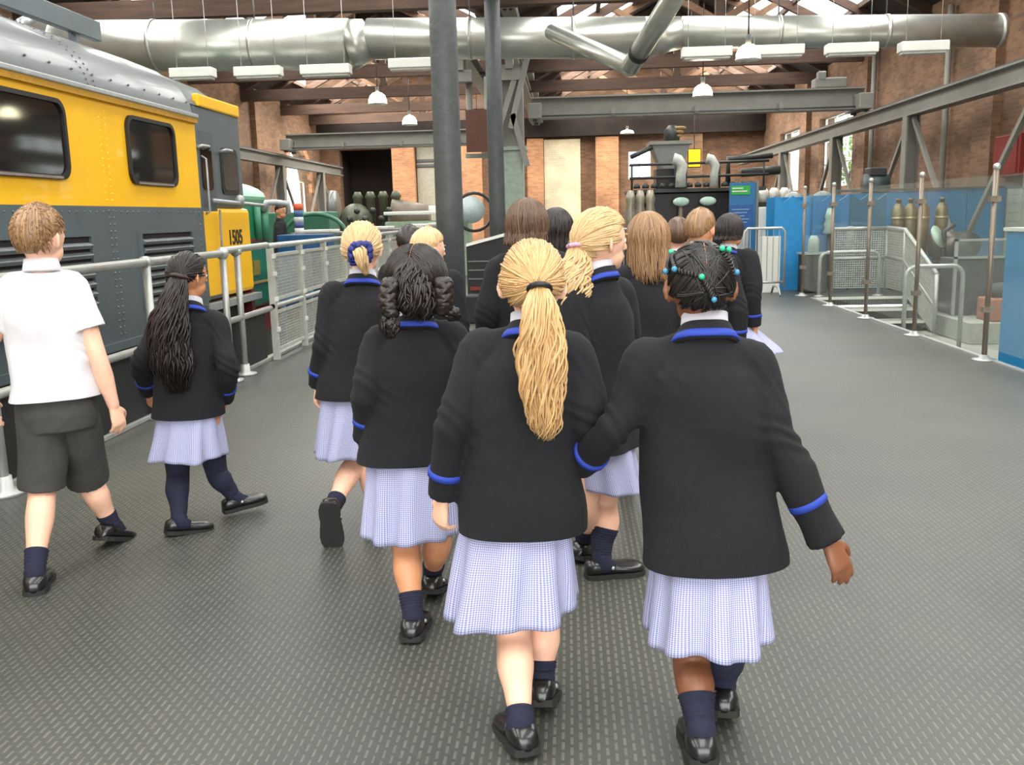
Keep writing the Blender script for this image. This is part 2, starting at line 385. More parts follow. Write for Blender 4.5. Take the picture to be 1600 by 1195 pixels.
for y in (5, 9, 13, 17.2, 21, 25, 29, 33, 36.6):
    MB().box((WALL_L, y - 0.11, 4.98), (WALL_R, y + 0.11, 5.3)).build('tie_beam', TIMBER, ceiling)
    for s in SLOPES[::2]:
        p, q = slope_pt(s, 0, y), slope_pt(s, 1, y)
        cx = s[1]; hw = abs(s[1] - s[0])
        MB().box((cx - 0.09, y - 0.09, 5.3), (cx + 0.09, y + 0.09, RIDGE)).build('king_post', TIMBER, ceiling)
        for sg in (-1, 1):
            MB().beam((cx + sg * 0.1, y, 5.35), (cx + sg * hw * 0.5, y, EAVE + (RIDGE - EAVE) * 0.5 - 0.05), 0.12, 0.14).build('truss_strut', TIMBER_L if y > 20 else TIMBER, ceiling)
            MB().beam((cx + sg * hw, y, EAVE - 0.1), (cx, y, RIDGE - 0.15), 0.14, 0.2).build('principal_rafter', TIMBER, ceiling)
MB().box((VALLEY - 0.15, WALL_F, 5.3), (VALLEY + 0.15, WALL_B, 5.5)).build('valley_beam', STEEL_G, ceiling)

# ------------------------------------------------------------------ iron columns
def column(y, r, label):
    t = thing('iron_column', label, 'column', (VALLEY, y, 0), 'iron columns between the two bays')
    MB().lathe([(r * 1.6, 0), (r * 1.6, 0.12), (r * 1.25, 0.2), (r * 1.08, 0.3)], (VALLEY, y, 0), seg=20).build('base', IRON, t)
    MB().lathe([(r * 1.06, 0.28), (r * 1.03, 1.5), (r, 3.0), (r * 0.97, 4.62)], (VALLEY, y, 0), seg=24).build('shaft', IRON, t)
    MB().lathe([(r * 0.97, 4.6), (r * 1.35, 4.66), (r * 1.35, 4.74), (r * 1.05, 4.78), (r * 1.5, 4.94), (r * 1.7, 4.98)], (VALLEY, y, 0), seg=20).build('capital', IRON, t)
column(9.0, 0.128, 'thick dark grey iron column nearest, behind the girl with dark braids')
column(15.0, 0.125, 'thinner looking dark iron column standing right of the nearest column')

# ------------------------------------------------------------------ ventilation duct, struts and fittings
DY, DZ = 16.0, 4.52
def dz(r_, x=0.0): return DZ - 0.029 * x - r_              # the run falls slightly to the right
t = thing('ventilation_duct', 'large silver round ventilation duct crossing the hall overhead', 'duct', (0, DY, DZ))
xa, xb, xc, xd, xe, xf = WALL_L + 0.02, -3.62, -3.3, 1.25, 1.85, 6.85
secs = [('duct_section', xa, xb, 0.41, 0.41), ('duct_reducer', xb, xc, 0.41, 0.325), ('duct_section', xc, xd, 0.325, 0.325), ('duct_reducer', xd, xe, 0.325, 0.25), ('duct_section', xe, xf, 0.25, 0.25)]
for n_, x0, x1, r0, r1 in secs:
    MB().tube([(x0, DY, dz(r0, x0)), (x1, DY, dz(r1, x1))], [r0, r1], 32).build(n_, DUCT, t)
for x in (-8.6, -6.9, -5.2, -1.6, 0.1, 3.4, 5.1):
    r_ = 0.41 if x < xb else (0.325 if x < xd else 0.25)
    MB().tube([(x - 0.03, DY, dz(r_, x)), (x + 0.03, DY, dz(r_, x))], r_ + 0.012, 32).build('joint_band', DUCT, t)
    MB().tube([(x, DY, dz(r_, x) + r_), (x, DY, 5.0)], 0.012, 6).build('hanger_rod', IRON, t)
MB().tube([(xf - 0.02, DY, dz(0.25, xf)), (xf + 0.06, DY, dz(0.25, xf))], 0.265, 32).build('end_cap', DUCT, t)
p0, p1, p2 = at(862, 50, 14.6), at(985, 104, 12.6), at(1075, -40, 10.5)
t = thing('branch_pipe', 'slim silver branch pipe bent in a V in front of the duct', 'pipe', p1)
MB().tube([p0, p1], [0.115, 0.12], 20).build('pipe_arm', DUCT, t)
MB().tube([p1, p2], [0.12, 0.125], 20).build('pipe_arm', DUCT, t)
MB().ball(p1, 0.124, 16, 12).build('elbow', DUCT, t)
MB().tube([p1 + (p2 - p1) * 0.16, p1 + (p2 - p1) * 0.20], 0.132, 20).build('clamp', BLACK, t)
LAMP_ON = mat_emit('lit_lamp_glass', (255, 244, 205), 14.0)
for i, (px0, px1, py) in enumerate(((268, 335, 113), (368, 440, 111), (471, 548, 108), (608, 700, 98), (1065, 1143, 81), (1168, 1255, 78), (1290, 1370, 75), (1405, 1480, 72))):
    a, b = at(px0, py + (px1 - px0) * 0.012, DY - 0.6), at(px1, py - (px1 - px0) * 0.012, DY - 0.6)
    nm = ('leftmost, above the locomotive', 'second from the left', 'under the widest duct section', 'beside the nearest iron column', 'just right of the V-bent pipe', 'behind the yellowish lit dome lamp', 'second from the right end', 'nearest the brick wall at the right end')[i]
    t = thing('tube_light', 'unlit white tube light fitting below the duct, ' + nm, 'light', (a + b) / 2, 'tube light fittings under the duct')
    MB().box((a.x, a.y - 0.12, a.z - 0.09), (b.x, a.y + 0.12, a.z + 0.06)).build('housing', WHITE, t, bevel=0.015)
    MB().box((a.x + 0.03, a.y - 0.09, a.z - 0.125), (b.x - 0.03, a.y + 0.09, a.z - 0.085)).build('diffuser', mat('opal_diffuser', (196, 196, 188), 0.3), t, bevel=0.01)
    for x in (a.x + 0.1, b.x - 0.1): MB().tube([(x, a.y, a.z + 0.06), (x, a.y, 4.98)], 0.004, 5).build('drop_rod', GALV, t)
for i, (px, py, Y, r_) in enumerate(((590, 154, 21.0, 0.2), (640, 188, 25.0, 0.19), (1169, 82, 13.0, 0.16), (1098, 142, 17.2, 0.17), (980, 206, 29.0, 0.2), (745, 186, 29.0, 0.17))):
    c = at(px, py, Y)
    lb = ('glowing white dome lamp hanging over the left bay', 'smaller glowing dome lamp just left of the nearest column', 'brightest glowing dome lamp below the duct at right', 'glowing dome lamp just above the right crane girder', 'flat glowing lamp far off under the right crane girder', 'tiny lit lamp between the two iron columns')[i]
    t = thing('dome_lamp', lb, 'lamp', c, 'lit pendant dome lamps')
    hh = r_ * (1.1 if i < 4 else 0.45)
    MB().lathe([(r_ * 1.0, -hh * 0.5), (r_ * 0.98, -hh * 0.1), (r_ * 0.8, hh * 0.3), (r_ * 0.45, hh * 0.55), (r_ * 0.1, hh * 0.62)], c, seg=20).build('lamp_shade', LAMP_ON, t)
    MB().lathe([(r_ * 1.08, -hh * 0.56), (r_ * 1.08, -hh * 0.48)], c, seg=20).build('rim', WHITE, t)
    MB().tube([c + V((0, 0, hh * 0.6)), c + V((0, 0, hh * 0.6 + 0.12))], 0.04, 8).build('cap', IRON, t)
    MB().tube([c + V((0, 0, hh * 0.6 + 0.1)), (c.x, c.y, 5.0)], 0.01, 6).build('cord', BLACK, t)

# ------------------------------------------------------------------ crane girders, runways, central support
def girder(y, x0, x1, label):
    t = thing('crane_girder', label, 'girder', ((x0 + x1) / 2, y, 3.5))
    MB().ibeam((x0, y, 3.74), (x1, y, 3.74), 0.34, 0.48, 0.035).build('girder_beam', STEEL_G, t)
    MB().tube([(x0, y - 0.24, 3.55), (x1, y - 0.24, 3.55)], 0.018, 6).build('conductor_rail', IRON, t)
    n_ = int((x1 - x0) / 1.7)
    for i in range(1, n_): MB().cbox((x0 + (x1 - x0) * i / n_, y - 0.16, 3.6), (0.09, 0.18, 0.16)).build('bracket', STEEL_G, t)
    for x in (x0 + 0.1, x1 - 0.1): MB().cbox((x, y, 3.64), (0.3, 1.1, 0.34)).build('end_carriage', STEEL_G, t, bevel=0.02)
    for x in (x0 + 0.1, x1 - 0.1):
        for s_ in (-0.4, 0.4): MB().tube([(x - 0.05, y + s_, 3.515), (x + 0.05, y + s_, 3.515)], 0.1, 14).build('wheel', IRON, t)
    MB().cbox((x1 - 0.75, y + 0.1, 4.1), (0.7, 0.4, 0.22)).cbox((x1 - 0.95, y, 4.25), (0.18, 0.22, 0.2)).build('hoist_motor', STEEL_G, t, bevel=0.03)
girder(22.0, -0.85, 6.6, 'grey crane girder spanning the right bay below the duct')
girder(29.2, -8.75, -1.5, 'grey crane girder spanning the left bay further back')
def runway(x, y0, y1, posts, zt, label, sgn):
    t = thing('crane_runway', label, 'gantry', (x, y0, 0))
    MB().ibeam((x, y0, zt - 0.16), (x, y1, zt - 0.16), 0.26, 0.32, 0.03).build('runway_beam', STEEL_G, t)
    MB().box((x - 0.03, y0, zt), (x + 0.03, y1, zt + 0.05)).build('rail', IRON, t)
    for p in posts:
        zb = 0 if not (p < LOW_END and x > 0) else LOW_Z
        if p < PIT_END and x < 0: zb = PIT_Z
        MB().ibeam((x, p, zb), (x, p, zt - 0.32), 0.24, 0.26, 0.03, up=(1, 0, 0)).build('post', STEEL_G, t)
        for sg in (-1, 1): MB().beam((x, p + sg * 0.12, zt - 0.36), (x, p + sg * 2.3, 0.75), 0.07, 0.08).build('brace', STEEL_G, t)
    return t
runway(6.55, 4.0, 37.0, (8.6, 13.75, 18.8, 23.9, 29.6), 3.36, 'long grey steel crane runway along the right brick wall', 1)
runway(-9.0, 4.0, 37.0, (14.0, 19.2, 24.4, 29.2, 34.0), 3.36, 'long grey steel crane runway along the left brick wall', -1)
# central support standing at the far end of the column row
SAGE = mat('sage_green_paint', (146, 160, 146), 0.55)
t = thing('crane_support', 'tall grey steel crane support on a pale green base behind the columns', 'support', (-1.35, 21.0, 0))
MB().box((-1.65, 20.7, 0), (-1.0, 21.3, 2.75)).build('base_column', SAGE, t, bevel=0.02)
MB().box((-1.72, 20.66, 2.75), (-0.92, 21.34, 2.83)).build('base_cap', SAGE, t)
MB().box((-2.25, 20.72, 2.62), (-1.65, 21.0, 2.70)).build('shelf', SAGE, t)
MB().box((-1.5, 20.8, 2.83), (-0.98, 21.2, 4.55)).build('head_column', STEEL_G, t)
for a, b in (((-1.6, 20.66, 2.9), (-1.15, 20.66, 4.2)), ((-0.9, 20.66, 2.4), (-1.2, 20.66, 3.5)), ((-1.25, 20.66, 3.2), (-0.85, 20.66, 4.7)), ((-1.62, 20.66, 3.5), (-1.62, 20.66, 4.4))):
    MB().beam(a, b, 0.12, 0.1, up=(0, 1, 0)).build('brace', STEEL_G, t)
for x in (-2.3, -1.25):
    MB().ibeam((x, 20.4, 4.9), (x, 37.0, 4.9), 0.3, 0.3, 0.04).build('runway_beam', STEEL_G, t)
    MB().cbox((x, 20.8, 4.6), (0.16, 0.5, 0.34)).cbox((x, 20.8, 4.32), (0.5, 0.4, 0.24)).build('bracket', STEEL_G, t)
MB().tube([(-1.72, 20.75, 2.83), (-1.72, 20.75, 4.3)], 0.09, 12).build('side_post', STEEL_G, t)
MB().tube([(-2.15, 20.9, 2.9), (-2.15, 20.9, 4.3)], 0.07, 12).build('side_post', STEEL_G, t)
o = MB().box((-2.2, 20.5, 2.72), (-1.5, 20.56, 3.6)).build('brown_panel', mat('brown_panel_paint', (86, 50, 36), 0.6), t)
# ------------------------------------------------------------------ steps, landing edge and right-hand lower area
st = MB()
for i in range(3): st.box((EDGE_R + 0.0, LOW_END - 0.33 * (i + 1), LOW_Z), (5.15, LOW_END - 0.33 * i, -0.15 * (i + 1) + (0.15 if False else 0)))
steps = st.build('trim_3', mat('dark_riser', (74, 74, 70), 0.7), bevel=0.004); steps['kind'] = 'structure'
for i in range(3): MB().box((EDGE_R + 0.01, LOW_END - 0.33 * i - 0.335, -0.15 * i - 0.155), (5.15, LOW_END - 0.33 * i, -0.15 * i - 0.145 + (0.0 if i else 0.0))).build('tread', CONC, steps)
for i in range(4): MB().box((EDGE_R + 0.01, LOW_END - 0.33 * i - 0.02, -0.15 * i - 0.03), (5.15, LOW_END - 0.33 * i + 0.05, -0.15 * i + 0.004)).build('nosing', WHITE, steps)
o = MB().box((5.15, LOW_END - 0.0, LOW_Z), (WALL_R, LOW_END + 0.1, -0.121)).build('trim_4', CONC); o['kind'] = 'structure'
o = MB().box((-9.35, WALL_B, -0.1), (-6.95, WALL_B + 2.3, 0.0)).build('floor_recess', CONC); o['kind'] = 'structure'
PL = MB().box((5.2, 12.4, LOW_Z), (6.38, LOW_END - 0.05, -0.17)).build('plinth', mat('light_plinth', (156, 158, 148), 0.7), bevel=0.01)
tag(PL, 'low pale grey plinth behind the glass screen at right', 'plinth')

# ------------------------------------------------------------------ glass screen along the right edge
POSTM = mat('bronze_grey_post', (126, 114, 100), 0.4, 0.5)
t = thing('glass_screen', 'tall clear glass safety screen on bronze posts along the right edge', 'screen', (EDGE_R - 0.06, 8.3, 0))
PY = [6.6, 8.35, 10.05, 11.7, 13.3, 14.9]; gx = EDGE_R - 0.08
for y in PY:
    MB().tube([(gx, y, 0.03), (gx, y, 1.66)], 0.023, 12).build('post', POSTM, t)
    MB().ball((gx, y, 1.67), 0.032, 10, 6).build('post_cap', GALV, t)
    MB().lathe([(0.1, 0), (0.1, 0.012), (0.05, 0.02), (0.032, 0.05)], (gx, y, 0.0), seg=16).build('base_flange', GALV, t)
    for z in (0.45, 1.4): MB().cbox((gx, y, z), (0.09, 0.06, 0.05)).build('clamp', POSTM, t)
for a, b in zip(PY, PY[1:]): MB().box((gx - 0.005, a + 0.05, 0.12), (gx + 0.005, b - 0.05, 1.6)).build('pane', GLASS, t)
BLUE = mat('blue_panel_paint', (28, 124, 176), 0.45, var=0.06, scale=4)
o = MB().box((3.87, 8.05, LOW_Z), (5.3, 8.6, 1.12)).build('blue_cabinet', BLUE, bevel=0.008)
tag(o, 'plain bright blue display cabinet at the right picture edge', 'cabinet')
o = MB().box((3.85, 8.03, 1.12), (5.32, 8.62, 1.15)).build('cabinet_top', WHITE, o)

# ------------------------------------------------------------------ blue partition and exhibits behind it
t = thing('blue_partition', 'long bright blue exhibition partition behind the glass screen', 'partition', (3.4, 17.0, 0))
for i in range(6):
    x0 = 3.5 + i * 0.69
    MB().box((x0, 17.0, 0), (x0 + 0.68, 17.08, 1.56 + 0.015 * i)).build('panel', BLUE, t, bevel=0.004)
MB().box((4.7, 16.96, 1.62), (WALL_R - 0.05, 17.1, 1.66)).build('top_rail', IRON, t)
for i in range(3):
    tt = thing('wave_board', ('blue wavy-topped board left of the glass screen', 'blue wavy-topped board right beside the crowd barrier', 'dark blue wavy-topped board in front of the partition')[i], 'board', (3.5 + i * 0.62, 16.0, 0))
    pts = [(3.42 + i * 0.62, 16.0, 0.0), (4.0 + i * 0.62, 16.0, 0.0)] + [(4.0 + i * 0.62 - 0.58 * k / 8, 16.0, 1.52 + 0.05 * math.cos(k * 1.6)) for k in range(9)]
    MB().prism(pts, (0, 0.05, 0)).build('board', mat('blue_board%d' % i, ((30, 130, 190), (24, 112, 166), (18, 88, 120))[i], 0.5), tt)
    MB().box((3.5 + i * 0.62, 16.05, 0), (3.9 + i * 0.62, 16.4, 0.03)).build('foot', IRON, tt)
# sign with the green band
c = at(1160, 335, 18.0)
t = thing('information_sign', 'tall blue information sign with a green heading band', 'sign', (c.x, 18.0, 0))
MB().box((c.x - 0.24, 18.0, 0.0), (c.x + 0.25, 18.06, 1.86)).build('board', mat('sign_blue', (40, 110, 158), 0.5), t)
MB().box((c.x - 0.24, 17.99, 1.0), (c.x + 0.2, 18.0, 1.45)).build('lower_field', mat('sign_deep_blue', (34, 88, 146), 0.5), t)
MB().box((c.x - 0.22, 17.985, 1.64), (c.x + 0.13, 17.995, 1.80)).build('heading_band', mat('sign_green', (46, 178, 66), 0.5), t)
for k, (w_, z) in enumerate(((0.2, 1.745), (0.28, 1.69))): MB().box((c.x - 0.2, 17.98, z), (c.x - 0.2 + w_, 17.986, z + 0.022)).build('text_line', WHITE, t)
for k in range(5): MB().box((c.x - 0.2, 17.98, 1.36 - k * 0.06), (c.x + 0.12 - 0.04 * (k % 3), 17.99, 1.372 - k * 0.06)).build('text_line', mat('pale_print', (150, 190, 214), 0.6), t)
MB().box((c.x - 0.24, 17.98, 0.55), (c.x + 0.12, 17.99, 0.98)).build('photo_field', mat('pale_grey_print', (170, 180, 182), 0.5), t)
MB().box((c.x + 0.25, 17.98, 0), (c.x + 0.29, 18.08, 1.88)).build('side_post', STEEL_G, t)
o = MB().box((c.x + 0.20, 17.4, 0.0), (c.x + 0.32, 17.5, 1.4)).build('white_post', WHITE, bevel=0.01); tag(o, 'slim white post right of the blue information sign', 'post')
# crowd barrier
def barrier(x0, x1, y, label):
    t = thing('crowd_barrier', label, 'barrier', ((x0 + x1) / 2, y, 0))
    MB().tube([(x0, y, 0.1), (x0, y, 1.0), (x0 + 0.05, y, 1.06), (x1 - 0.05, y, 1.06), (x1, y, 1.0), (x1, y, 0.1)], 0.021, 10).build('frame', GALV, t)
    MB().tube([(x0, y, 0.2), (x1, y, 0.2)], 0.018, 8).build('lower_rail', GALV, t)
    g = MB(); n_ = int((x1 - x0) / 0.09)
    for i in range(1, n_): g.tube([(x0 + (x1 - x0) * i / n_, y, 0.2), (x0 + (x1 - x0) * i / n_, y, 1.05)], 0.008, 5, False)
    g.build('bars', GALV, t, kind='stuff')
    for x in (x0 + 0.12, x1 - 0.12): MB().tube([(x, y - 0.32, 0.015), (x, y - 0.2, 0.12), (x, y, 0.14), (x, y + 0.2, 0.12), (x, y + 0.32, 0.015)], 0.017, 8).build('foot', GALV, t)
    return t
barrier(2.78, 3.42, 15.2, 'silver crowd barrier with feet left of the glass screen')
o = MB().box((3.12, 15.58, 0.0), (3.44, 15.64, 0.92)).build('white_board', WHITE, bevel=0.005); tag(o, 'white board standing behind the silver crowd barrier', 'board')
barrier(0.9, 2.6, 17.5, 'silver crowd barrier half hidden behind the children')
# tube loop rails at the steps
def loop_rail(x0, x1, y, z0, h, label):
    t = thing('loop_handrail', label, 'handrail', ((x0 + x1) / 2, y, z0), 'bent tube handrails by the steps')
    r_ = 0.12
    p = [(x0, y, z0), (x0, y, z0 + h - r_)] + [(x0 + r_ - r_ * math.cos(a), y, z0 + h - r_ + r_ * math.sin(a)) for a in (0.4, 0.8, 1.2, 1.57)] + [(x1 - r_ + r_ * math.sin(a), y, z0 + h - r_ + r_ * math.cos(a)) for a in (0, 0.4, 0.8, 1.2, 1.57)] + [(x1, y, z0)]
    MB().tube(p, 0.026, 10).build('bent_tube', GALV, t)
    for x in (x0, x1): MB().lathe([(0.08, 0), (0.08, 0.015), (0.03, 0.03)], (x, y, z0), seg=12).build('flange', GALV, t)
loop_rail(3.85, 4.75, 14.7, 0.0, 0.68, 'bent tube handrail on the landing above the steps')
loop_rail(3.86, 4.5, 11.0, LOW_Z, 1.12, 'bent tube handrail at the foot of the steps')
# mesh stair balustrade
MESHM = mat('pale_mesh_steel', (186, 188, 178), 0.5, 0.2)
t = thing('stair_balustrade', 'pale mesh balustrade sloping down beside the steps', 'balustrade', (5.1, 14.5, 0))
bp_ = [(5.05, 15.3, 1.02), (5.05, 14.5, 1.0), (5.05, 13.2, 0.42)]; lo_ = [(5.05, 15.3, 0.08), (5.05, 14.5, 0.08), (5.05, 13.2, -0.4)]
MB().tube(bp_, 0.035, 10).tube([V(p) - V((0, 0, 0.45)) for p in bp_], 0.028, 8).build('rails', GALV, t)
MB().tube([(4.2, 15.3, 1.02), (5.05, 15.3, 1.02)], 0.03, 8).tube([(4.2, 15.3, 0.55), (5.05, 15.3, 0.55)], 0.025, 8).build('landing_rails', GALV, t)
for p, q in zip(bp_, lo_): MB().tube([q, p], 0.03, 8).build('post', GALV, t)
MB().tube([(4.2, 15.3, 0.0), (4.2, 15.3, 1.02)], 0.03, 8).build('post', GALV, t)
def mesh_panel(p00, p10, p11, p01, nu, nv, r_):
    g = MB(); p00, p10, p11, p01 = map(V, (p00, p10, p11, p01))
    for i in range(nu + 1): g.tube([p00.lerp(p10, i / nu), p01.lerp(p11, i / nu)], r_, 3, False)
    for i in range(nv + 1): g.tube([p00.lerp(p01, i / nv), p10.lerp(p11, i / nv)], r_, 3, False)
    return g
mesh_panel(lo_[0], lo_[1], bp_[1], bp_[0], 20, 24, 0.009).build('mesh_infill', MESHM, t, kind='stuff')
mesh_panel(lo_[1], lo_[2], bp_[2], bp_[1], 32, 22, 0.009).build('mesh_infill', MESHM, t, kind='stuff')
mesh_panel((4.2, 15.3, 0.08), (5.05, 15.3, 0.08), (5.05, 15.3, 1.0), (4.2, 15.3, 1.0), 24, 26, 0.011).build('mesh_infill', MESHM, t, kind='stuff')
# cylinders, benches and engine pieces behind the screen
BRASS = mat('dull_brass', (128, 120, 88), 0.4, 0.6, var=0.25)
for i in range(8):
    x = 5.36 + (i % 4) * 0.2 + (0.1 if i >= 4 else 0) + (0.1 if i % 4 == 3 else 0); y = 15.8 + 0.24 * (i // 4)
    t = thing('gas_cylinder', 'dull brass cylinder behind the mesh balustrade, ' + ('front row, leftmost', 'front row, second from left', 'front row, third from left', 'front row, rightmost and apart', 'back row, leftmost', 'back row, second from left', 'back row, third from left', 'back row, rightmost')[i], 'cylinder', (x, y, 0), 'brass cylinders behind the balustrade')
    MB().lathe([(0.095, 0), (0.095, 1.25), (0.085, 1.32), (0.05, 1.38), (0.03, 1.4)], (x, y, 0), seg=16).build('body', BRASS, t)
    MB().tube([(x - 0.1, y, 1.2), (x + 0.1, y, 1.2)], 0.012, 6).lathe([(0.1, 1.14), (0.1, 1.18)], (x, y, 0), seg=16).build('collar', mat('pale_brass', (170, 160, 120), 0.35, 0.6), t)
    MB().lathe([(0.03, 1.4), (0.03, 1.45), (0.045, 1.45), (0.045, 1.48)], (x, y, 0), seg=10).build('valve', BRASS, t)
t = thing('pump_engine', 'dark pumping engine with round tank behind the glass screen', 'engine', (6.1, 15.3, 0))
ENG = mat('engine_dark', (58, 60, 58), 0.45, 0.3, var=0.2)
MB().box((5.75, 15.0, 0.0), (6.38, 15.6, 0.5)).build('bed', ENG, t, bevel=0.02)
MB().tube([(5.75, 15.3, 0.74), (6.36, 15.3, 0.74)], 0.2, 18).build('barrel', mat('engine_barrel', (112, 104, 92), 0.35, 0.6), t)
MB().tube([(5.85, 15.1, 0.5), (5.85, 15.1, 0.95), (6.0, 15.1, 1.05)], 0.04, 8).build('pipe', ENG, t)
MB().lathe([(0.02, 0), (0.17, 0.03), (0.19, 0.06)], (5.7, 15.05, 0.85), (0.6, -0.6, 0.4), 16).build('pale_dial', mat('pale_green_dial', (178, 206, 190), 0.4), t)
MB().tube([(6.15, 14.98, 0.74), (6.15, 14.92, 0.74)], 0.2, 20).build('flywheel', ENG, t)
t = thing('show_case', 'low dark glass-fronted show case right of the steps', 'case', (6.2, 13.2, -0.17))
MB().box((5.35, 13.3, -0.168), (6.3, 13.9, 0.62)).build('body', mat('case_grey', (84, 86, 86), 0.3, var=0.2), t, bevel=0.01)
for z in (0.62, 0.86): MB().box((5.3, 13.26, z), (6.34, 13.3, z + 0.03)).build('edge_rail', GALV, t)
for x in (5.32, 6.32): MB().box((x - 0.02, 13.26, -0.165), (x + 0.02, 13.3, 0.89)).build('frame_post', GALV, t)
MB().box((5.34, 13.27, 0.65), (6.3, 13.28, 0.86)).build('pane', GLASS, t)
t = thing('boiler_piece', 'brown block with dark rounded lid on the pale plinth', 'block', (6.3, 12.8, -0.17))
MB().box((5.5, 12.5, -0.168), (6.35, 12.95, 0.13)).build('block', mat('terracotta_block', (150, 100, 78), 0.8), t, bevel=0.02)
MB().tube([(5.6, 12.75, 0.2), (6.3, 12.75, 0.22)], [0.12, 0.14], 16).build('lid', ENG, t)
t = thing('dark_machine', 'black box machine on the landing behind the steps', 'machine', (4.2, 15.9, 0))
MB().box((3.75, 15.35, 0), (4.15, 15.68, 0.62)).build('body', BLACK, t, bevel=0.02)
MB().box((3.72, 15.33, 0.62), (4.18, 15.7, 0.65)).build('lid', GALV, t)
MB().lathe([(0.09, 0.65), (0.09, 0.85), (0.05, 0.92)], (3.95, 15.5, 0), seg=14).build('canister', mat('pale_canister', (160, 176, 168), 0.4), t)
for k, (x, hh) in enumerate(((4.62, 1.05), (4.28, 1.35))):
    t = thing('insulator', ('pale green insulator post on the landing', 'white insulator post behind the black box machine')[k], 'insulator', (x, 15.84, 0))
    yk = 15.84
    MB().tube([(x, yk, 0), (x, yk, hh - 0.4)], 0.03, 8).build('stem', ENG, t)
    MB().lathe([(0.07, hh - 0.42), (0.11, hh - 0.4), (0.07, hh - 0.3), (0.10, hh - 0.27), (0.06, hh - 0.18), (0.08, hh - 0.14), (0.04, hh)], (x, yk, 0), seg=14).build('ceramic', mat('insulator_glaze', (170, 192, 180), 0.25), t)
t = thing('grey_rig', 'dark teal motor rig standing above the blue partition', 'machine', (5.35, 17.6, 0))
MB().box((5.1, 17.4, 0), (5.6, 17.9, 1.35)).build('stand', ENG, t)
MB().tube([(5.35, 17.6, 1.72), (5.75, 17.6, 1.72)], 0.22, 18).build('motor', mat('teal_motor', (52, 64, 64), 0.5), t)
MB().box((5.4, 17.45, 1.9), (5.7, 17.8, 2.05)).build('terminal_box', ENG, t, bevel=0.02)
t = thing('grey_tanks', 'pair of grey domed tanks behind the blue partition', 'tank', (4.6, 18.5, 0))
for x in (4.3, 4.85): MB().lathe([(0.22, 0), (0.22, 1.45), (0.16, 1.62), (0.04, 1.68)], (x, 18.5, 0), seg=16).build('tank', mat('tank_grey', (140, 146, 140), 0.5), t)
t = thing('white_rollers', 'bank of short white rollers under the tall right-hand window', 'machine', (5.4, 26.5, 0))
MB().box((4.9, 26.2, 0), (6.1, 26.9, 1.55)).build('stand', ENG, t)
for k in range(4): MB().lathe([(0.13, 1.55), (0.13, 1.85), (0.07, 1.93)], (5.05 + 0.28 * k, 26.4, 0), seg=12).build('roller', WHITE, t)
t = thing('red_box', 'dark red fire equipment box on the right brick wall', 'box', (WALL_R - 0.15, 16.2, 2.0))
MB().box((WALL_R - 0.22, 16.15, 1.8), (WALL_R - 0.0, 17.1, 2.5)).build('box', mat('dark_red_paint', (120, 36, 30), 0.5), t, bevel=0.02)
MB().box((WALL_R - 0.24, 16.2, 1.85), (WALL_R - 0.22, 17.05, 2.45)).build('door', mat('dark_red_paint', (120, 36, 30), 0.5), t)

# ------------------------------------------------------------------ locomotive on the left
SLATE = mat('slate_grey_paint', (84, 94, 98), 0.42, var=0.08, scale=2.5, coat=0.15)
YEL = mat('yellow_paint', (255, 192, 0), 0.45, var=0.05, scale=2, coat=0.2)
ROOFM = mat('grey_roof_paint', (92, 97, 97), 0.34, var=0.04, scale=2, coat=0.1)
SILV = mat('light_grey_trim', (168, 172, 172), 0.35, 0.3)
DGLASS = mat('dark_window_glass', (26, 23, 21), 0.06, var=0.1)
LX, LB, LC, LE = -4.0, 0.4, 10.05, 11.75      # side face, back end, cab joint, cab front
loco = thing('locomotive', 'yellow and slate grey electric locomotive behind the railing', 'locomotive', (-5.4, 6.5, PIT_Z))
MB().box((-6.8, LB, 0.31), (LX, LC, 1.52)).build('lower_side', SLATE, loco)
MB().box((-6.8, LB, 1.52), (LX, LC, 2.44)).build('yellow_band', YEL, loco)
MB().box((LX - 0.05, LB, 0.27), (LX + 0.03, LC, 0.34)).build('sole_bar', SLATE, loco)
def roof_prof(inset, ztop):
    return [(LX - inset, 2.44), (LX - 0.03 - inset, 2.6), (LX - 0.14 - inset, 2.78), (LX - 0.36, 2.95), (LX - 0.7, 3.09), (LX - 1.1, ztop - 0.03), (LX - 1.4, ztop)]
pr = roof_prof(0.0, 3.2); full = pr + [(2 * (LX - 1.4) - x, z) for x, z in pr[-2::-1]]
m_ = MB(); n_ = len(full); vs = []
for y in (LB, LC): vs += [(x, y, z) for x, z in full]
m_.add(vs, [(i, i + 1, n_ + i + 1, n_ + i) for i in range(n_ - 1)], True); m_.add(vs, [tuple(range(n_ - 1, -1, -1)), tuple(range(n_, 2 * n_))])
m_.build('roof', ROOFM, loco)
MB().box((LX - 0.02, LB, 2.455), (LX + 0.055, LC, 2.5)).build('gutter', SILV, loco, bevel=0.01)
MB().box((LX - 0.02, LB, 2.405), (LX + 0.04, LC, 2.455)).build('gutter_shadow_strip', mat('yellow_shadow_tone', (186, 138, 24), 0.5), loco)  # shadow below the gutter put into the colour as a browner yellow strip
def rrect(y0, y1, z0, z1, r_, x, n=6):
    p = []
    for cy_, cz_, a0 in ((y1 - r_, z1 - r_, 0), (y0 + r_, z1 - r_, 90), (y0 + r_, z0 + r_, 180), (y1 - r_, z0 + r_, 270)):
        for k in range(n + 1):
            a = math.radians(a0 + 90 * k / n); p.append(V((x, cy_ + r_ * math.cos(a), cz_ + r_ * math.sin(a))))
    return p
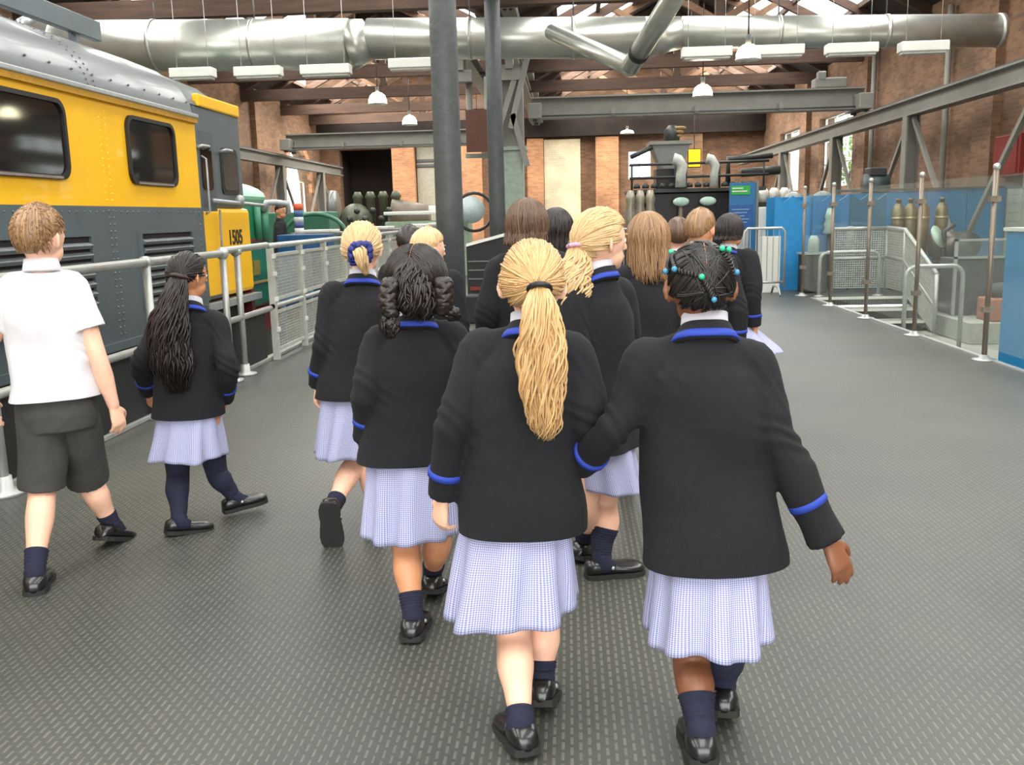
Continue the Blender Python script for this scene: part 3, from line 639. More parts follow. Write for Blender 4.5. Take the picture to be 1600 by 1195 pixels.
for y0, y1 in ((2.0, 3.6), (5.65, 7.38), (8.42, 9.46)):
    fr = MB(); a = rrect(y0, y1, 1.72, 2.34, 0.12, LX + 0.03); b = rrect(y0 + 0.035, y1 - 0.035, 1.755, 2.305, 0.1, LX + 0.03)
    a2 = [p - V((0.06, 0, 0)) for p in a]; b2 = [p - V((0.028, 0, 0)) for p in b]; n_ = len(a)
    fr.add(a + b + a2 + b2, [(i, (i + 1) % n_, n_ + (i + 1) % n_, n_ + i) for i in range(n_)] + [(i, (i + 1) % n_, 2 * n_ + (i + 1) % n_, 2 * n_ + i) for i in range(n_)] + [(n_ + i, n_ + (i + 1) % n_, 3 * n_ + (i + 1) % n_, 3 * n_ + i) for i in range(n_)])
    wn = fr.build('window_frame', mat('black_rubber', (30, 27, 25), 0.45), loco)
    MB().prism([p + V((0.004 - 0.03, 0, 0)) for p in b], (0.006, 0, 0)).build('pane', DGLASS, wn)
    MB().box((LX + 0.026, y0 + 0.14, 1.725), (LX + 0.036, y1 - 0.14, 1.745)).build('sill_strip', mat('worn_sill', (150, 140, 134), 0.4, 0.4), wn)
for y0, y1 in ((4.9, 7.58), (8.52, 9.68)):
    g = MB().box((LX - 0.0, y0, 0.6), (LX + 0.006, y1, 1.27)).build('louvre_grille', mat('louvre_dark', (22, 22, 22), 0.7), loco)
    for k in range(8):
        z = 0.635 + 0.08 * k
        MB().beam((LX + 0.022, y0 + 0.01, z), (LX + 0.022, y1 - 0.01, z), 0.05, 0.032, up=(0.6, 0, 1)).build('slat', mat('louvre_slat', (98, 104, 104), 0.5), g)
    MB().box((LX, y0 - 0.03, 0.57), (LX + 0.03, y0, 1.3)).box((LX, y1, 0.57), (LX + 0.03, y1 + 0.03, 1.3)).box((LX, y0, 1.27), (LX + 0.03, y1, 1.3)).box((LX, y0, 0.57), (LX + 0.03, y1, 0.6)).build('grille_frame', SLATE, g)
rv = MB(); rr_ = MB()
def rivet(p, r_=0.011): rv.ball(p, r_, 6, 4)
for y in (4.5, 7.98, 8.06):
    for k in range(19): rivet((LX + 0.002, y, 0.4 + 0.06 * k))
for k in range(90): rivet((LX + 0.002, LB + 0.11 * k, 1.47))
for k in range(20): rivet((LX + 0.002, 9.98, 0.4 + 0.055 * k))
for y in (7.86, 7.98):
    for k in range(16):
        t_ = k / 15 * 4; i = min(int(t_), 3); fx = t_ - i
        x = pr[i][0] + (pr[i + 1][0] - pr[i][0]) * fx; z = pr[i][1] + (pr[i + 1][1] - pr[i][1]) * fx
        rr_.ball((x + 0.001, y, z), 0.011, 6, 4)
for k in range(30): rr_.ball((LX - 0.032, LB + 0.33 * k, 2.62), 0.011, 6, 4)
rv.build('rivets', SLATE, loco, kind='stuff'); rr_.build('roof_rivets', ROOFM, loco, kind='stuff')
ry = MB()
for y in (7.96, 8.06):
    for k in range(14): ry.ball((LX + 0.001, y, 1.57 + 0.058 * k), 0.009, 6, 4)
ry.build('yellow_rivets', YEL, loco, kind='stuff')
MB().box((-4.98, LB, 3.26), (-4.9, 10.0, 3.46)).build('roof_walkway', SLATE, loco, bevel=0.01)
for y in (2, 4.5, 7, 9.5): MB().box((-5.0, y, 3.05), (-4.92, y + 0.08, 3.28)).build('walkway_bracket', SLATE, loco)
for y in (9.2, 6.0): MB().tube([(-5.3, y, 3.15), (-5.3, y, 3.32), (-5.3, y + 0.2, 3.4)], 0.05, 8).build('insulator', SILV, loco)
# cab
MB().box((-6.74, LC, 0.5), (LX - 0.05, LE, 1.52)).build('cab_lower', YEL, loco, bevel=0.05)
MB().box((-6.72, LC, 1.5), (LX - 0.07, LE - 0.05, 2.7)).build('cab_upper', SLATE, loco, bevel=0.09)
cr = [(x + (0.05 if i == 0 else 0.04) * -1, z) for i, (x, z) in enumerate(pr)]; cr = cr + [(2 * (LX - 1.4) - x, z) for x, z in cr[-2::-1]]
n_ = len(cr); vs = []
for y, k_, dz_ in ((LC - 0.02, 1.0, 0.0), (LE - 0.5, 0.98, -0.03), (LE - 0.2, 0.96, -0.1), (LE - 0.02, 0.92, -0.25)):
    vs += [((x - LX + 1.4) * k_ + LX - 1.4, y, max(2.62, z + dz_ * (z - 2.3))) for x, z in cr]
MB().add(vs, [(j * n_ + i, j * n_ + i + 1, (j + 1) * n_ + i + 1, (j + 1) * n_ + i) for j in range(3) for i in range(n_ - 1)] + [tuple(range(3 * n_, 4 * n_))], True).build('cab_roof', ROOFM, loco)
MB().box((LX - 0.13, LC + 0.3, 2.62), (LX - 0.05, LE - 0.12, 2.76)).build('yellow_cornice', YEL, loco, bevel=0.02)
MB().box((LX - 0.08, LC + 0.02, 0.5), (LX - 0.02, LC + 0.1, 2.6)).build('door_post', SLATE, loco)
d_ = MB().box((LX - 0.075, LC + 0.16, 0.5), (LX - 0.055, LC + 0.62, 2.36)).build('cab_door', mat('door_grey', (74, 82, 86), 0.45), loco)
MB().prism(rrect(LC + 0.24, LC + 0.54, 1.72, 2.2, 0.06, LX - 0.056), (0.012, 0, 0)).build('door_window', DGLASS, d_)
MB().tube([(LX - 0.03, LC + 0.2, 1.45), (LX + 0.02, LC + 0.2, 1.48), (LX + 0.02, LC + 0.2, 2.05), (LX - 0.03, LC + 0.2, 2.08)], 0.012, 6).build('door_handle', SILV, d_)
wn = MB().prism(rrect(LC + 0.85, LE - 0.3, 1.68, 2.22, 0.08, LX - 0.09), (0.035, 0, 0)).build('window_frame', mat('black_rubber', (30, 27, 25), 0.45), loco)
MB().prism(rrect(LC + 0.9, LE - 0.35, 1.73, 2.17, 0.06, LX - 0.06), (0.012, 0, 0)).build('pane', mat('cab_glass', (62, 66, 66), 0.1), wn)
for y in (LC + 0.05, LC + 0.75): MB().tube([(LX - 0.03, y, 2.16), (LX + 0.05, y, 2.18), (LX + 0.05, y + 0.18, 2.18), (LX - 0.03, y + 0.18, 2.16)], 0.018, 6).build('lamp_bracket', SILV, loco)
MB().tube([(LX + 0.03, LC + 0.3, 1.6), (LX + 0.03, LE + 0.3, 1.56)], 0.022, 8).ball((LX + 0.03, LE - 0.55, 1.62), 0.06, 8, 6).build('grab_rail', SILV, loco)
MB().tube([(LX - 0.01, LC + 0.52, 0.6), (LX + 0.01, LC + 0.52, 1.5)], 0.014, 6).build('grab_handle', STEEL_G, loco)
MB().box((LX - 0.3, LC, 0.38), (LX + 0.0, LE + 0.1, 0.46)).build('step_edge', SILV, loco)
fc = bpy.data.curves.new('number_text', 'FONT'); fc.body = '1505'; fc.size = 0.24; fc.align_x = 'CENTER'; fc.align_y = 'CENTER'; fc.extrude = 0.002; fc.offset = 0.006
fo = bpy.data.objects.new('number_tmp', fc); COL.objects.link(fo); bpy.context.view_layer.update()
nm = bpy.data.meshes.new_from_object(fo.evaluated_get(bpy.context.evaluated_depsgraph_get())); bpy.data.objects.remove(fo)
nm.transform(Matrix.Translation((LX - 0.046, LC + 1.12, 1.17)) @ Matrix(((0, 0, 1, 0), (1, 0, 0, 0), (0, 1, 0, 0), (0, 0, 0, 1))))
nm.materials.clear(); nm.materials.append(BLACK); link('number_lettering', nm, loco)
MB().box((-6.6, LB + 0.1, -0.15), (LX - 0.15, LE - 0.2, 0.33)).build('underframe', BLACK, loco)
for y in (2.2, 4.4, 8.0, 10.2):
    for x in (-6.15, -4.65): MB().tube([(x - 0.06, y, -0.25), (x + 0.06, y, -0.25)], 0.5, 24).build('wheel', ENG, loco)
for y in (3.3, 9.1): MB().box((-4.6, y - 1.7, -0.35), (-4.35, y + 1.7, 0.0)).build('bogie_frame', ENG, loco, bevel=0.03)
MB().box((-6.7, LE - 0.02, 0.2), (-4.1, LE + 0.1, 0.55)).build('buffer_beam', mat('dark_red_beam', (110, 34, 30), 0.5), loco)
for x in (-6.2, -4.55): MB().tube([(x, LE + 0.08, 0.38), (x, LE + 0.36, 0.38)], [0.09, 0.09], 14).tube([(x, LE + 0.36, 0.38), (x, LE + 0.4, 0.38)], 0.2, 18).build('buffer', ENG, loco)
tr = thing('railway_track', 'pair of steel rails under the yellow locomotive', 'track', (-5.4, 6, PIT_Z))
for x in (-6.15, -4.65): MB().box((x - 0.035, WALL_F + 0.1, PIT_Z + 0.06), (x + 0.035, PIT_END - 0.1, PIT_Z + 0.15)).build('rail', ENG, tr)
for k in range(26): MB().box((-6.7, WALL_F + 0.4 + 0.75 * k, PIT_Z), (-4.1, WALL_F + 0.65 + 0.75 * k, PIT_Z + 0.06)).build('sleeper', TIMBER, tr)

# green engine beyond it
GRN = mat('engine_green', (18, 112, 78), 0.35, var=0.08, coat=0.3); GRNP = mat('pale_green', (150, 200, 170), 0.4)
t = thing('green_engine', 'green tank engine just beyond the yellow locomotive', 'locomotive', (-5.4, 12.95, PIT_Z))
MB().box((-6.5, 12.35, 0.15), (-4.4, 13.55, 1.72)).build('tank', GRN, t, bevel=0.06)
rp_ = [(-4.42 - 1.03 * (1 - math.cos(a)), 1.7 + 0.28 * math.sin(a)) for a in [math.pi * k / 14 for k in range(15)]]
n_ = len(rp_); MB().add([(x, y, z) for y in (12.36, 13.54) for x, z in rp_], [(i, i + 1, n_ + i + 1, n_ + i) for i in range(n_ - 1)], True).add([(x, y, z) for y in (12.36, 13.54) for x, z in rp_], [tuple(range(n_)), tuple(range(n_, 2 * n_))]).build('cab_roof', GRNP, t)
MB().box((-4.4, 12.5, 0.5), (-4.385, 13.45, 0.53)).box((-4.4, 12.5, 1.02), (-4.385, 13.45, 1.05)).build('lining', mat('gold_lining', (190, 150, 70), 0.4), t)
MB().box((-4.4, 12.4, 1.08), (-4.38, 13.5, 1.12)).build('red_lining', mat('dark_red_beam', (110, 34, 30), 0.5), t)
MB().tube([(-4.36, 13.2, 1.5), (-4.3, 13.2, 1.62), (-4.2, 13.3, 1.62), (-4.05, 13.4, 1.6), (-4.05, 13.4, 1.45)], 0.045, 8).build('feed_pipe', SILV, t)
MB().tube([(-4.36, 12.95, 1.1), (-4.36, 12.95, 1.6)], 0.05, 8).tube([(-4.36, 13.25, 1.1), (-4.36, 13.25, 1.55)], 0.06, 8).build('injector', mat('worn_green', (70, 140, 108), 0.45), t)
MB().box((-4.4, 12.75, 0.62), (-4.385, 13.0, 0.82)).build('brass_plate', mat('brass_plate', (200, 170, 70), 0.3, 0.7), t)
MB().box((-6.5, 12.2, -0.15), (-4.3, 13.6, 0.15)).build('footplate', mat('dark_red_beam', (110, 34, 30), 0.5), t)
for x in (-6.15, -4.65): MB().tube([(x - 0.06, 12.95, -0.33), (x + 0.06, 12.95, -0.33)], 0.42, 24).build('wheel', ENG, t)

# ------------------------------------------------------------------ railing along the left edge
RX = -2.93
t = thing('tube_railing', 'grey tube railing with black lower panels along the left edge', 'railing', (RX, 4.5, 0))
MB().tube([(RX, -1.0, 1.1), (RX, 7.72, 1.1)], 0.03, 12).build('top_rail', GALV, t)
MB().tube([(RX, -1.0, 0.52), (RX, 8.9, 0.52)], 0.027, 12).build('mid_rail', GALV, t)
MB().tube([(RX, 7.72, 1.06), (RX, 7.76, 1.12), (RX, 8.9, 1.13)], 0.03, 12).ball((RX, 7.74, 1.1), 0.055, 10, 8).build('gate_rail', GALV, t)
for y in (0.6, 2.55, 4.45, 6.3, 7.74, 8.08):
    MB().tube([(RX, y, 0.0), (RX, y, 1.1)], 0.028, 12).build('post', GALV, t)
    MB().lathe([(0.1, 0.0), (0.1, 0.02), (0.045, 0.03), (0.04, 0.1)], (RX, y, 0), seg=14).build('base_flange', GALV, t)
    MB().tube([(RX - 0.005, y - 0.03, 1.1), (RX - 0.005, y + 0.03, 1.1)], 0.042, 10).build('clamp', GALV, t)
for k in range(5):
    MB().box((RX - 0.09, -1.0 + 1.98 * k, 0.03), (RX - 0.06, 0.97 + 1.98 * k, 0.5)).build('black_panel', BLACK, t)
t = thing('mesh_fence', 'pale grey wire mesh fence continuing beyond the tube railing', 'fence', (RX, 12.5, 0))
MB().tube([(RX, 8.97, 1.12), (RX, 17.0, 1.12)], 0.028, 10).build('top_rail', GALV, t)
MB().tube([(RX, 8.97, 0.53), (RX, 17.0, 0.53)], 0.026, 10).build('mid_rail', GALV, t)
y = 9.0
while y < 17.1:
    MB().box((RX - 0.03, y - 0.03, 0), (RX + 0.03, y + 0.03, 1.1)).build('post', MESHM, t)
    for z in (0.3, 0.6, 0.85, 1.02): MB().cbox((RX + 0.035, y, z), (0.02, 0.07, 0.04)).build('clip', WHITE, t)
    if y < 16.9:
        for z0, z1 in ((0.08, 0.48), (0.58, 1.04)):
            MB().box((RX - 0.015, y + 0.05, z0), (RX + 0.015, y + 0.95, z0 + 0.03)).box((RX - 0.015, y + 0.05, z1 - 0.03), (RX + 0.015, y + 0.95, z1)).build('panel_frame', MESHM, t)
            mesh_panel((RX, y + 0.05, z0), (RX, y + 0.95, z0), (RX, y + 0.95, z1), (RX, y + 0.05, z1), 30, 14, 0.0035).build('mesh_infill', MESHM, t, kind='stuff')
    y += 1.0
o = MB().box((RX - 0.9, 12.0, 0.3), (RX - 0.85, 13.5, 0.95)).box((RX - 0.9, 12.05, PIT_Z), (RX - 0.85, 12.12, 0.3)).box((RX - 0.9, 13.38, PIT_Z), (RX - 0.85, 13.45, 0.3)).build('blue_board', mat('dull_blue', (78, 116, 150), 0.5)); tag(o, 'dull blue board on legs seen through the mesh fence', 'board')
o = MB().box((-4.55, 14.35, 0.0), (-3.75, 14.75, 1.14)).build('blue_counter', mat('deep_blue', (26, 76, 120), 0.5), bevel=0.01); tag(o, 'dark blue counter in front of the man in a black shirt', 'counter')
c = at(467, 345, 17.0)
t = thing('marker_post', 'striped blue and white post with an orange top', 'post', (c.x, 17.0, 0))
MB().lathe([(0.16, 0), (0.16, 0.04), (0.07, 0.08), (0.07, 1.1)], (c.x, 17.0, 0), seg=14).build('stem', ENG, t)
for z0, z1, cc in ((1.1, 1.22, (210, 214, 216)), (1.22, 1.32, (70, 84, 130)), (1.32, 1.42, (196, 206, 210)), (1.42, 1.54, (70, 110, 150)), (1.54, 1.66, (226, 96, 58)), (1.04, 1.1, (226, 96, 58))):
    MB().lathe([(0.085, z0), (0.085, z1)], (c.x, 17.0, 0), seg=14).build('band', mat('band_%d_%d_%d' % cc, cc, 0.5), t)

# ------------------------------------------------------------------ machines in the middle distance, left
MG = mat('machine_green', (62, 116, 90), 0.45); MO = mat('machine_olive', (88, 92, 72), 0.5, 0.2, var=0.25); MGR = mat('machine_pale_green', (150, 172, 146), 0.5); MGY = mat('machine_grey', (120, 120, 116), 0.4, 0.4, var=0.2)
t = thing('flywheel_engine', 'old engine with a large grey flywheel under the dark opening', 'engine', (-6.5, 26.0, 0))
MB().box((-6.9, 25.6, 0), (-3.9, 26.8, 1.0)).build('bed', MO, t, bevel=0.03)
MB().tube([(-6.62, 25.9, 1.65), (-6.45, 25.9, 1.65)], 0.5, 28).build('flywheel', MGY, t)
MB().ball((-5.95, 26.0, 1.25), 0.6, 16, 10, (0.8, 0.8, 0.9)).build('casing', MO, t)
for k in range(4): MB().lathe([(0.12, 1.0), (0.12, 1.9), (0.16, 1.95), (0.08, 2.1)], (-5.9 + 0.36 * k, 26.1, 0), seg=12).build('cylinder', MO, t)
for k in range(6): MB().ball((-6.0 + 0.22 * k, 25.4, 1.35 + 0.22 * (k % 2)), 0.09, 8, 6).build('valve', ENG, t)
MB().tube([(-4.9, 26.1, 1.35), (-3.9, 26.1, 1.35)], [0.55, 0.35], 18).build('barrel', mat('engine_brown', (112, 100, 84), 0.5), t)
t = thing('green_machine', 'low green machine bed with a curved guard beside the arch window', 'machine', (-6.6, 22.0, 0))
MB().box((-7.2, 21.7, 0), (-5.6, 22.6, 1.55)).build('bed', MG, t, bevel=0.03)
g_ = MB().tube([(-5.9 + 0.75 * math.cos(a), 21.5, 0.95 + 0.55 * math.sin(a)) for a in [math.pi * k / 12 for k in range(13)]], 0.05, 8); g_.build('guard_hoop', MG, t)
t = thing('pale_machine', 'pale green bench machine with white trays in front of the pier', 'machine', (-4.1, 21.5, 0))
MB().box((-4.2, 21.2, 0), (-2.3, 22.2, 1.28)).build('bench', MGR, t, bevel=0.03)
MB().box((-4.2, 21.1, 1.42), (-2.7, 22.1, 1.5)).build('tray', WHITE, t, bevel=0.02)
MB().box((-3.6, 20.9, 1.12), (-2.8, 21.4, 1.22)).build('tray', WHITE, t, bevel=0.02)
MB().tube([(-3.15, 21.6, 1.5), (-3.15, 21.6, 1.62)], 0.09, 10).build('knob', WHITE, t)
for x in (-4.1, -2.8): MB().box((x - 0.04, 21.3, 1.28), (x + 0.04, 21.38, 1.42)).build('tray_leg', MGY, t)
MB().tube([(-2.2, 21.0, 1.5), (-2.2, 21.15, 1.5)], 0.3, 22).build('disc', mat('pale_disc', (190, 206, 206), 0.4), t)
g_ = MB().tube([(-2.15 + 0.42 * math.cos(a), 21.2, 1.45 + 0.42 * math.sin(a)) for a in [2 * math.pi * k / 24 for k in range(25)]], 0.035, 8, False); g_.build('wheel_rim', ENG, t)
for k, (x, y, w_, z) in enumerate(((-4.9, 18.3, 1.0, 1.12), (-3.7, 18.0, 0.9, 1.16), (-2.6, 18.8, 0.55, 1.2))):
    t = thing('work_table', ('steel work table with white sheets left of the blonde girl', 'steel work table with white sheets behind the blonde girl', 'small pale table just left of the nearest column')[k], 'table', (x, y, 0))
    MB().box((x - w_ / 2, y - 0.4, z - 0.06), (x + w_ / 2, y + 0.4, z)).build('table_top', MGY, t, bevel=0.01)
    for sx in (-1, 1):
        for sy in (-1, 1): MB().cbox((x + sx * (w_ / 2 - 0.06), y + sy * 0.34, (z - 0.06) / 2), (0.06, 0.06, z - 0.06)).build('leg', MGY, t)
    o = MB().box((x - w_ * 0.35, y - 0.35, z + 0.002), (x + w_ * 0.3, y + 0.3, z + 0.05)).build('paper_stack', WHITE, bevel=0.01)
    tag(o, ('white stack of sheets on the leftmost steel table', 'white stack of sheets on the table behind the blonde girl', 'white stack on the small table near the column')[k], 'paper')
t = thing('display_cabinet', 'black display cabinet with a sloping white top edge between the columns', 'cabinet', (-1.35, 13.0, 0))
MB().prism([(-1.42, 12.8, 0), (-0.72, 12.8, 0), (-0.72, 12.8, 1.12), (-1.42, 12.8, 0.95)], (0, 0.6, 0)).build('body', BLACK, t)
MB().prism([(-1.42, 12.78, 0.95), (-0.72, 12.78, 1.12), (-0.72, 12.78, 1.16), (-1.42, 12.78, 0.99)], (0, 0.64, 0)).build('white_edge', WHITE, t)
for z in (0.5, 0.62, 0.74): MB().box((-1.4, 12.79, z), (-0.76, 12.8, z + 0.015)).build('slat_line', MGY, t)
MB().box((-1.38, 12.785, 0.35), (-0.76, 12.8, 0.4)).build('red_line', mat('dark_red_beam', (110, 34, 30), 0.5), t)
o = MB().box((-1.34, 11.8, 0), (-1.0, 12.15, 0.36)).build('black_crate', BLACK, bevel=0.02); tag(o, 'black crate on the floor right of the nearest column', 'crate')

# ------------------------------------------------------------------ black engine on the right with hopper
PIPE = mat('pale_pipe', (186, 190, 180), 0.45)
BK = mat('engine_black', (34, 33, 31), 0.4, 0.3, var=0.3)
t = thing('steam_engine', 'big black engine with a hopper and pipes behind the children', 'engine', (2.6, 20.4, 0))
MB().box((1.45, 20.0, 0.0), (3.9, 21.6, 1.75)).build('body', BK, t, bevel=0.03)
MB().box((1.25, 19.8, 1.75), (4.05, 21.7, 1.82)).build('deck', ENG, t)
for z in (2.05, 2.32): MB().tube([(1.25, 19.85, z), (4.1, 19.85, z + 0.02)], 0.028, 8).build('handrail', ENG, t)
for x in (1.3, 2.2, 3.1, 4.0): MB().tube([(x, 19.85, 1.82), (x, 19.85, 2.33)], 0.022, 8).build('stanchion', ENG, t)
MB().prism([(1.75, 20.3, 2.75), (2.55, 20.3, 2.75), (2.4, 20.3, 2.25), (1.95, 20.3, 2.25)], (0, 0.8, 0)).build('hopper', mat('hopper_grey', (112, 116, 112), 0.5), t)
MB().box((1.7, 20.25, 2.75), (2.6, 21.15, 2.82)).build('hopper_rim', STEEL_G, t)
MB().box((1.85, 20.35, 1.82), (2.5, 21.0, 2.25)).build('hopper_stand', BK, t)
for k in range(4): MB().tube([(2.2 + 0.09 * math.cos(a), 20.6, 2.92 + 0.07 * k + 0.0) if False else (2.2 + 0.05 * k + 0.12 * math.cos(a), 20.6 + 0.12 * math.sin(a), 2.86 + 0.08 * k) for a in [2 * math.pi * j / 12 for j in range(13)]], 0.035, 6, False).build('rope_coil', mat('rope', (150, 122, 76), 0.8), t)
MB().lathe([(0.17, 2.82), (0.17, 3.05), (0.08, 3.16)], (2.2, 20.6, 0), seg=14).build('winch_drum', ENG, t)
for x, s_ in ((2.28, 1.0), (2.95, 0.8)):
    MB().tube([(x, 19.6, 1.84), (x, 19.6, 2.1), (x + 0.03, 19.6, 2.26), (x - 0.06, 19.6, 2.38), (x - 0.15, 19.6, 2.4)], [0.12 * s_, 0.1 * s_, 0.11 * s_, 0.12 * s_, 0.13 * s_], 14).build('elbow_pipe', PIPE, t)
for k in range(14):
    MB().lathe([(0.07, 0), (0.07, 0.06), (0.03, 0.1)], (1.4 + 0.18 * k, 19.82, 1.84), seg=10).build('bolt_head', ENG, t)
for x, tl in ((2.3, 0.1), (2.85, -0.4)):
    MB().ball((x, 19.7, 1.55), 0.17, 14, 8, (1, 0.35, 0.55)).build('reflector', mat('pale_green_dial', (178, 206, 190), 0.4), t)
MB().tube([(2.3, 19.75, 0.9), (2.3, 19.75, 1.5)], 0.05, 8).build('lamp_stem', mat('engine_brown', (112, 100, 84), 0.5), t)
for k in range(3): MB().lathe([(0.14, 0.9), (0.1, 1.15), (0.13, 1.3), (0.08, 1.5), (0.11, 1.62), (0.06, 1.8)], (1.25 + 0.2 * k, 19.5, 0.0), seg=12).build('spindle', mat('worn_steel', (150, 142, 126), 0.4, 0.4), t)
MB().box((1.05, 19.3, 0.0), (1.85, 19.7, 0.9)).build('spindle_base', BK, t)
MB().tube([(1.3, 20.1, 2.5), (1.75, 20.3, 2.7)], 0.05, 8).build('feed_pipe', ENG, t)
MB().tube([(3.3, 20.0, 1.85), (3.3, 20.0, 2.4), (4.2, 20.0, 2.45)], 0.06, 8).build('exhaust_pipe', ENG, t)
MB().tube([(3.6, 20.2, 2.12), (4.4, 20.2, 2.16)], 0.09, 10).build('steam_pipe', ENG, t)
MB().box((3.3, 19.97, 0.9), (3.75, 20.0, 1.3)).build('name_plate', mat('brass_plate', (200, 170, 70), 0.3, 0.7), t)
c = at(1085, 247, 29.0)
t = thing('yellow_lightbox', 'small glowing yellow light box above the black engine', 'lamp', (c.x, 29.0, c.z))
MB().cbox((c.x, 29.0, c.z), (0.34, 0.08, 0.5)).build('lit_face', mat_emit('yellow_light', (255, 176, 10), 1.6), t)
MB().cbox((c.x, 29.06, c.z), (0.4, 0.06, 0.56)).build('case', BLACK, t)
MB().tube([(c.x, 29.06, c.z + 0.28), (c.x, 29.06, 5.0)], 0.015, 6).build('drop_rod', IRON, t)
# ------------------------------------------------------------------ people: builders
def catmull(pts, k=6):
    pts = [V(p) if len(p) == 3 else V(p[:3]) for p in pts]; P = [pts[0] * 2 - pts[1]] + pts + [pts[-1] * 2 - pts[-2]]
    out = []
    for i in range(1, len(P) - 2):
        for j in range(k):
            t = j / k; a, b, c, d = P[i - 1], P[i], P[i + 1], P[i + 2]
            out.append(0.5 * ((2 * b) + (c - a) * t + (2 * a - 5 * b + 4 * c - d) * t * t + (3 * b - a - 3 * c + d) * t ** 3))
    out.append(pts[-1]); return out
def interp(vals, k=6):
    out = []
    for i in range(len(vals) - 1):
        for j in range(k):
            t = j / k; t = t * t * (3 - 2 * t) * 0.5 + t * 0.5; out.append(vals[i] + (vals[i + 1] - vals[i]) * t)
    out.append(vals[-1]); return out
def limb(mb, pts, rad, seg=14, k=6):
    """tapering limb with rounded ends"""
    p = catmull(pts, k); r = interp(rad, k)
    d0 = (p[0] - p[1]).normalized(); d1 = (p[-1] - p[-2]).normalized()
    p = [p[0] + d0 * r[0] * 0.85, p[0] + d0 * r[0] * 0.5] + p + [p[-1] + d1 * r[-1] * 0.5, p[-1] + d1 * r[-1] * 0.85]
    r = [r[0] * 0.45, r[0] * 0.85] + r + [r[-1] * 0.85, r[-1] * 0.45]
    mb.tube(p, r, seg); return mb
def loft(mb, rings, seg=28, p=2.3):
    """rings: (centre, ax, ay, half width, half depth) joined into a closed body"""
    vs = []
    for c, ax, ay, a, b in rings:
        for k in range(seg):
            th = 2 * math.pi * k / seg; cs, sn = math.cos(th), math.sin(th)
            vs.append(V(c) + ax * (a * math.copysign(abs(cs) ** (2 / p), cs)) + ay * (b * math.copysign(abs(sn) ** (2 / p), sn)))
    n = len(rings)
    fs = [(i * seg + k, i * seg + (k + 1) % seg, (i + 1) * seg + (k + 1) % seg, (i + 1) * seg + k) for i in range(n - 1) for k in range(seg)]
    fs += [tuple(range(seg - 1, -1, -1)), tuple((n - 1) * seg + k for k in range(seg))]
    return mb.add(vs, fs, True)
def ellipsoid(mb, c, ax, ay, az, seg=18, rings=12):
    vs = []; fs = []
    for i in range(rings + 1):
        ph = math.pi * (i + 0.0005 * (i == 0) - 0.0005 * (i == rings)) / rings
        for k in range(seg):
            a = 2 * math.pi * k / seg
            vs.append(V(c) + ax * (math.sin(ph) * math.cos(a)) + ay * (math.sin(ph) * math.sin(a)) + az * math.cos(ph))
    for i in range(rings):
        for k in range(seg): fs.append((i * seg + k, (i + 1) * seg + k, (i + 1) * seg + (k + 1) % seg, i * seg + (k + 1) % seg))
    return mb.add(vs, fs, True)
def fuse(mb, voxel, smooth=4, fac=0.5):
    """melt overlapping closed shapes into one continuous surface"""
    me = bpy.data.meshes.new('fuse'); me.from_pydata(mb.v, [], mb.f)
    bm = bmesh.new(); bm.from_mesh(me); bmesh.ops.recalc_face_normals(bm, faces=bm.faces); bm.to_mesh(me); bm.free()
    o = bpy.data.objects.new('fuse', me); COL.objects.link(o)
    r = o.modifiers.new('r', 'REMESH'); r.mode = 'VOXEL'; r.voxel_size = voxel; r.use_smooth_shade = True
    if smooth: s = o.modifiers.new('s', 'SMOOTH'); s.factor = fac; s.iterations = smooth
    bpy.context.view_layer.update()
    out = bpy.data.meshes.new_from_object(o.evaluated_get(bpy.context.evaluated_depsgraph_get()))
    bpy.data.objects.remove(o); bpy.data.meshes.remove(me)
    return out
def coords(me):
    a = np.empty(len(me.vertices) * 3, np.float32); me.vertices.foreach_get('co', a); return a.reshape(-1, 3)
def normals(me):
    a = np.empty(len(me.vertices) * 3, np.float32); me.vertices.foreach_get('normal', a); return a.reshape(-1, 3)
def push(me, d):
    c = coords(me) + normals(me) * d[:, None].astype(np.float32); me.vertices.foreach_set('co', c.ravel()); me.update()
def folds(me, seed, amp=0.003, freq=28, joints=(), jamp=0.006, zs=0.6, keep=()):
    rg = np.random.RandomState(seed); c = coords(me); d = np.zeros(len(c))
    for i in range(7):
        k = rg.normal(size=3) * freq * rg.uniform(0.5, 1.3); k[2] *= zs
        d += np.sin(c @ k + rg.uniform(0, 6.28) + 1.5 * np.sin(c @ (rg.normal(size=3) * freq * 0.4)))
    d *= amp / 2.2
    for j, ax in joints:
        v = c - np.array(j); w = np.exp(-(v ** 2).sum(1) / 0.08 ** 2); s = v @ np.array(ax.normalized())
        side = v @ np.array(V(ax).orthogonal().normalized())
        d += jamp * w * np.sin(s * 105 + 60 * side + seed + 2.5 * np.sin(side * 40 + s * 30))
    for q, r_ in keep:                                              # necklines and cuffs stay smooth
        d *= np.clip(np.sqrt(((c - np.array(q)) ** 2).sum(1)) / r_ - 0.45, 0, 1)
    push(me, d)

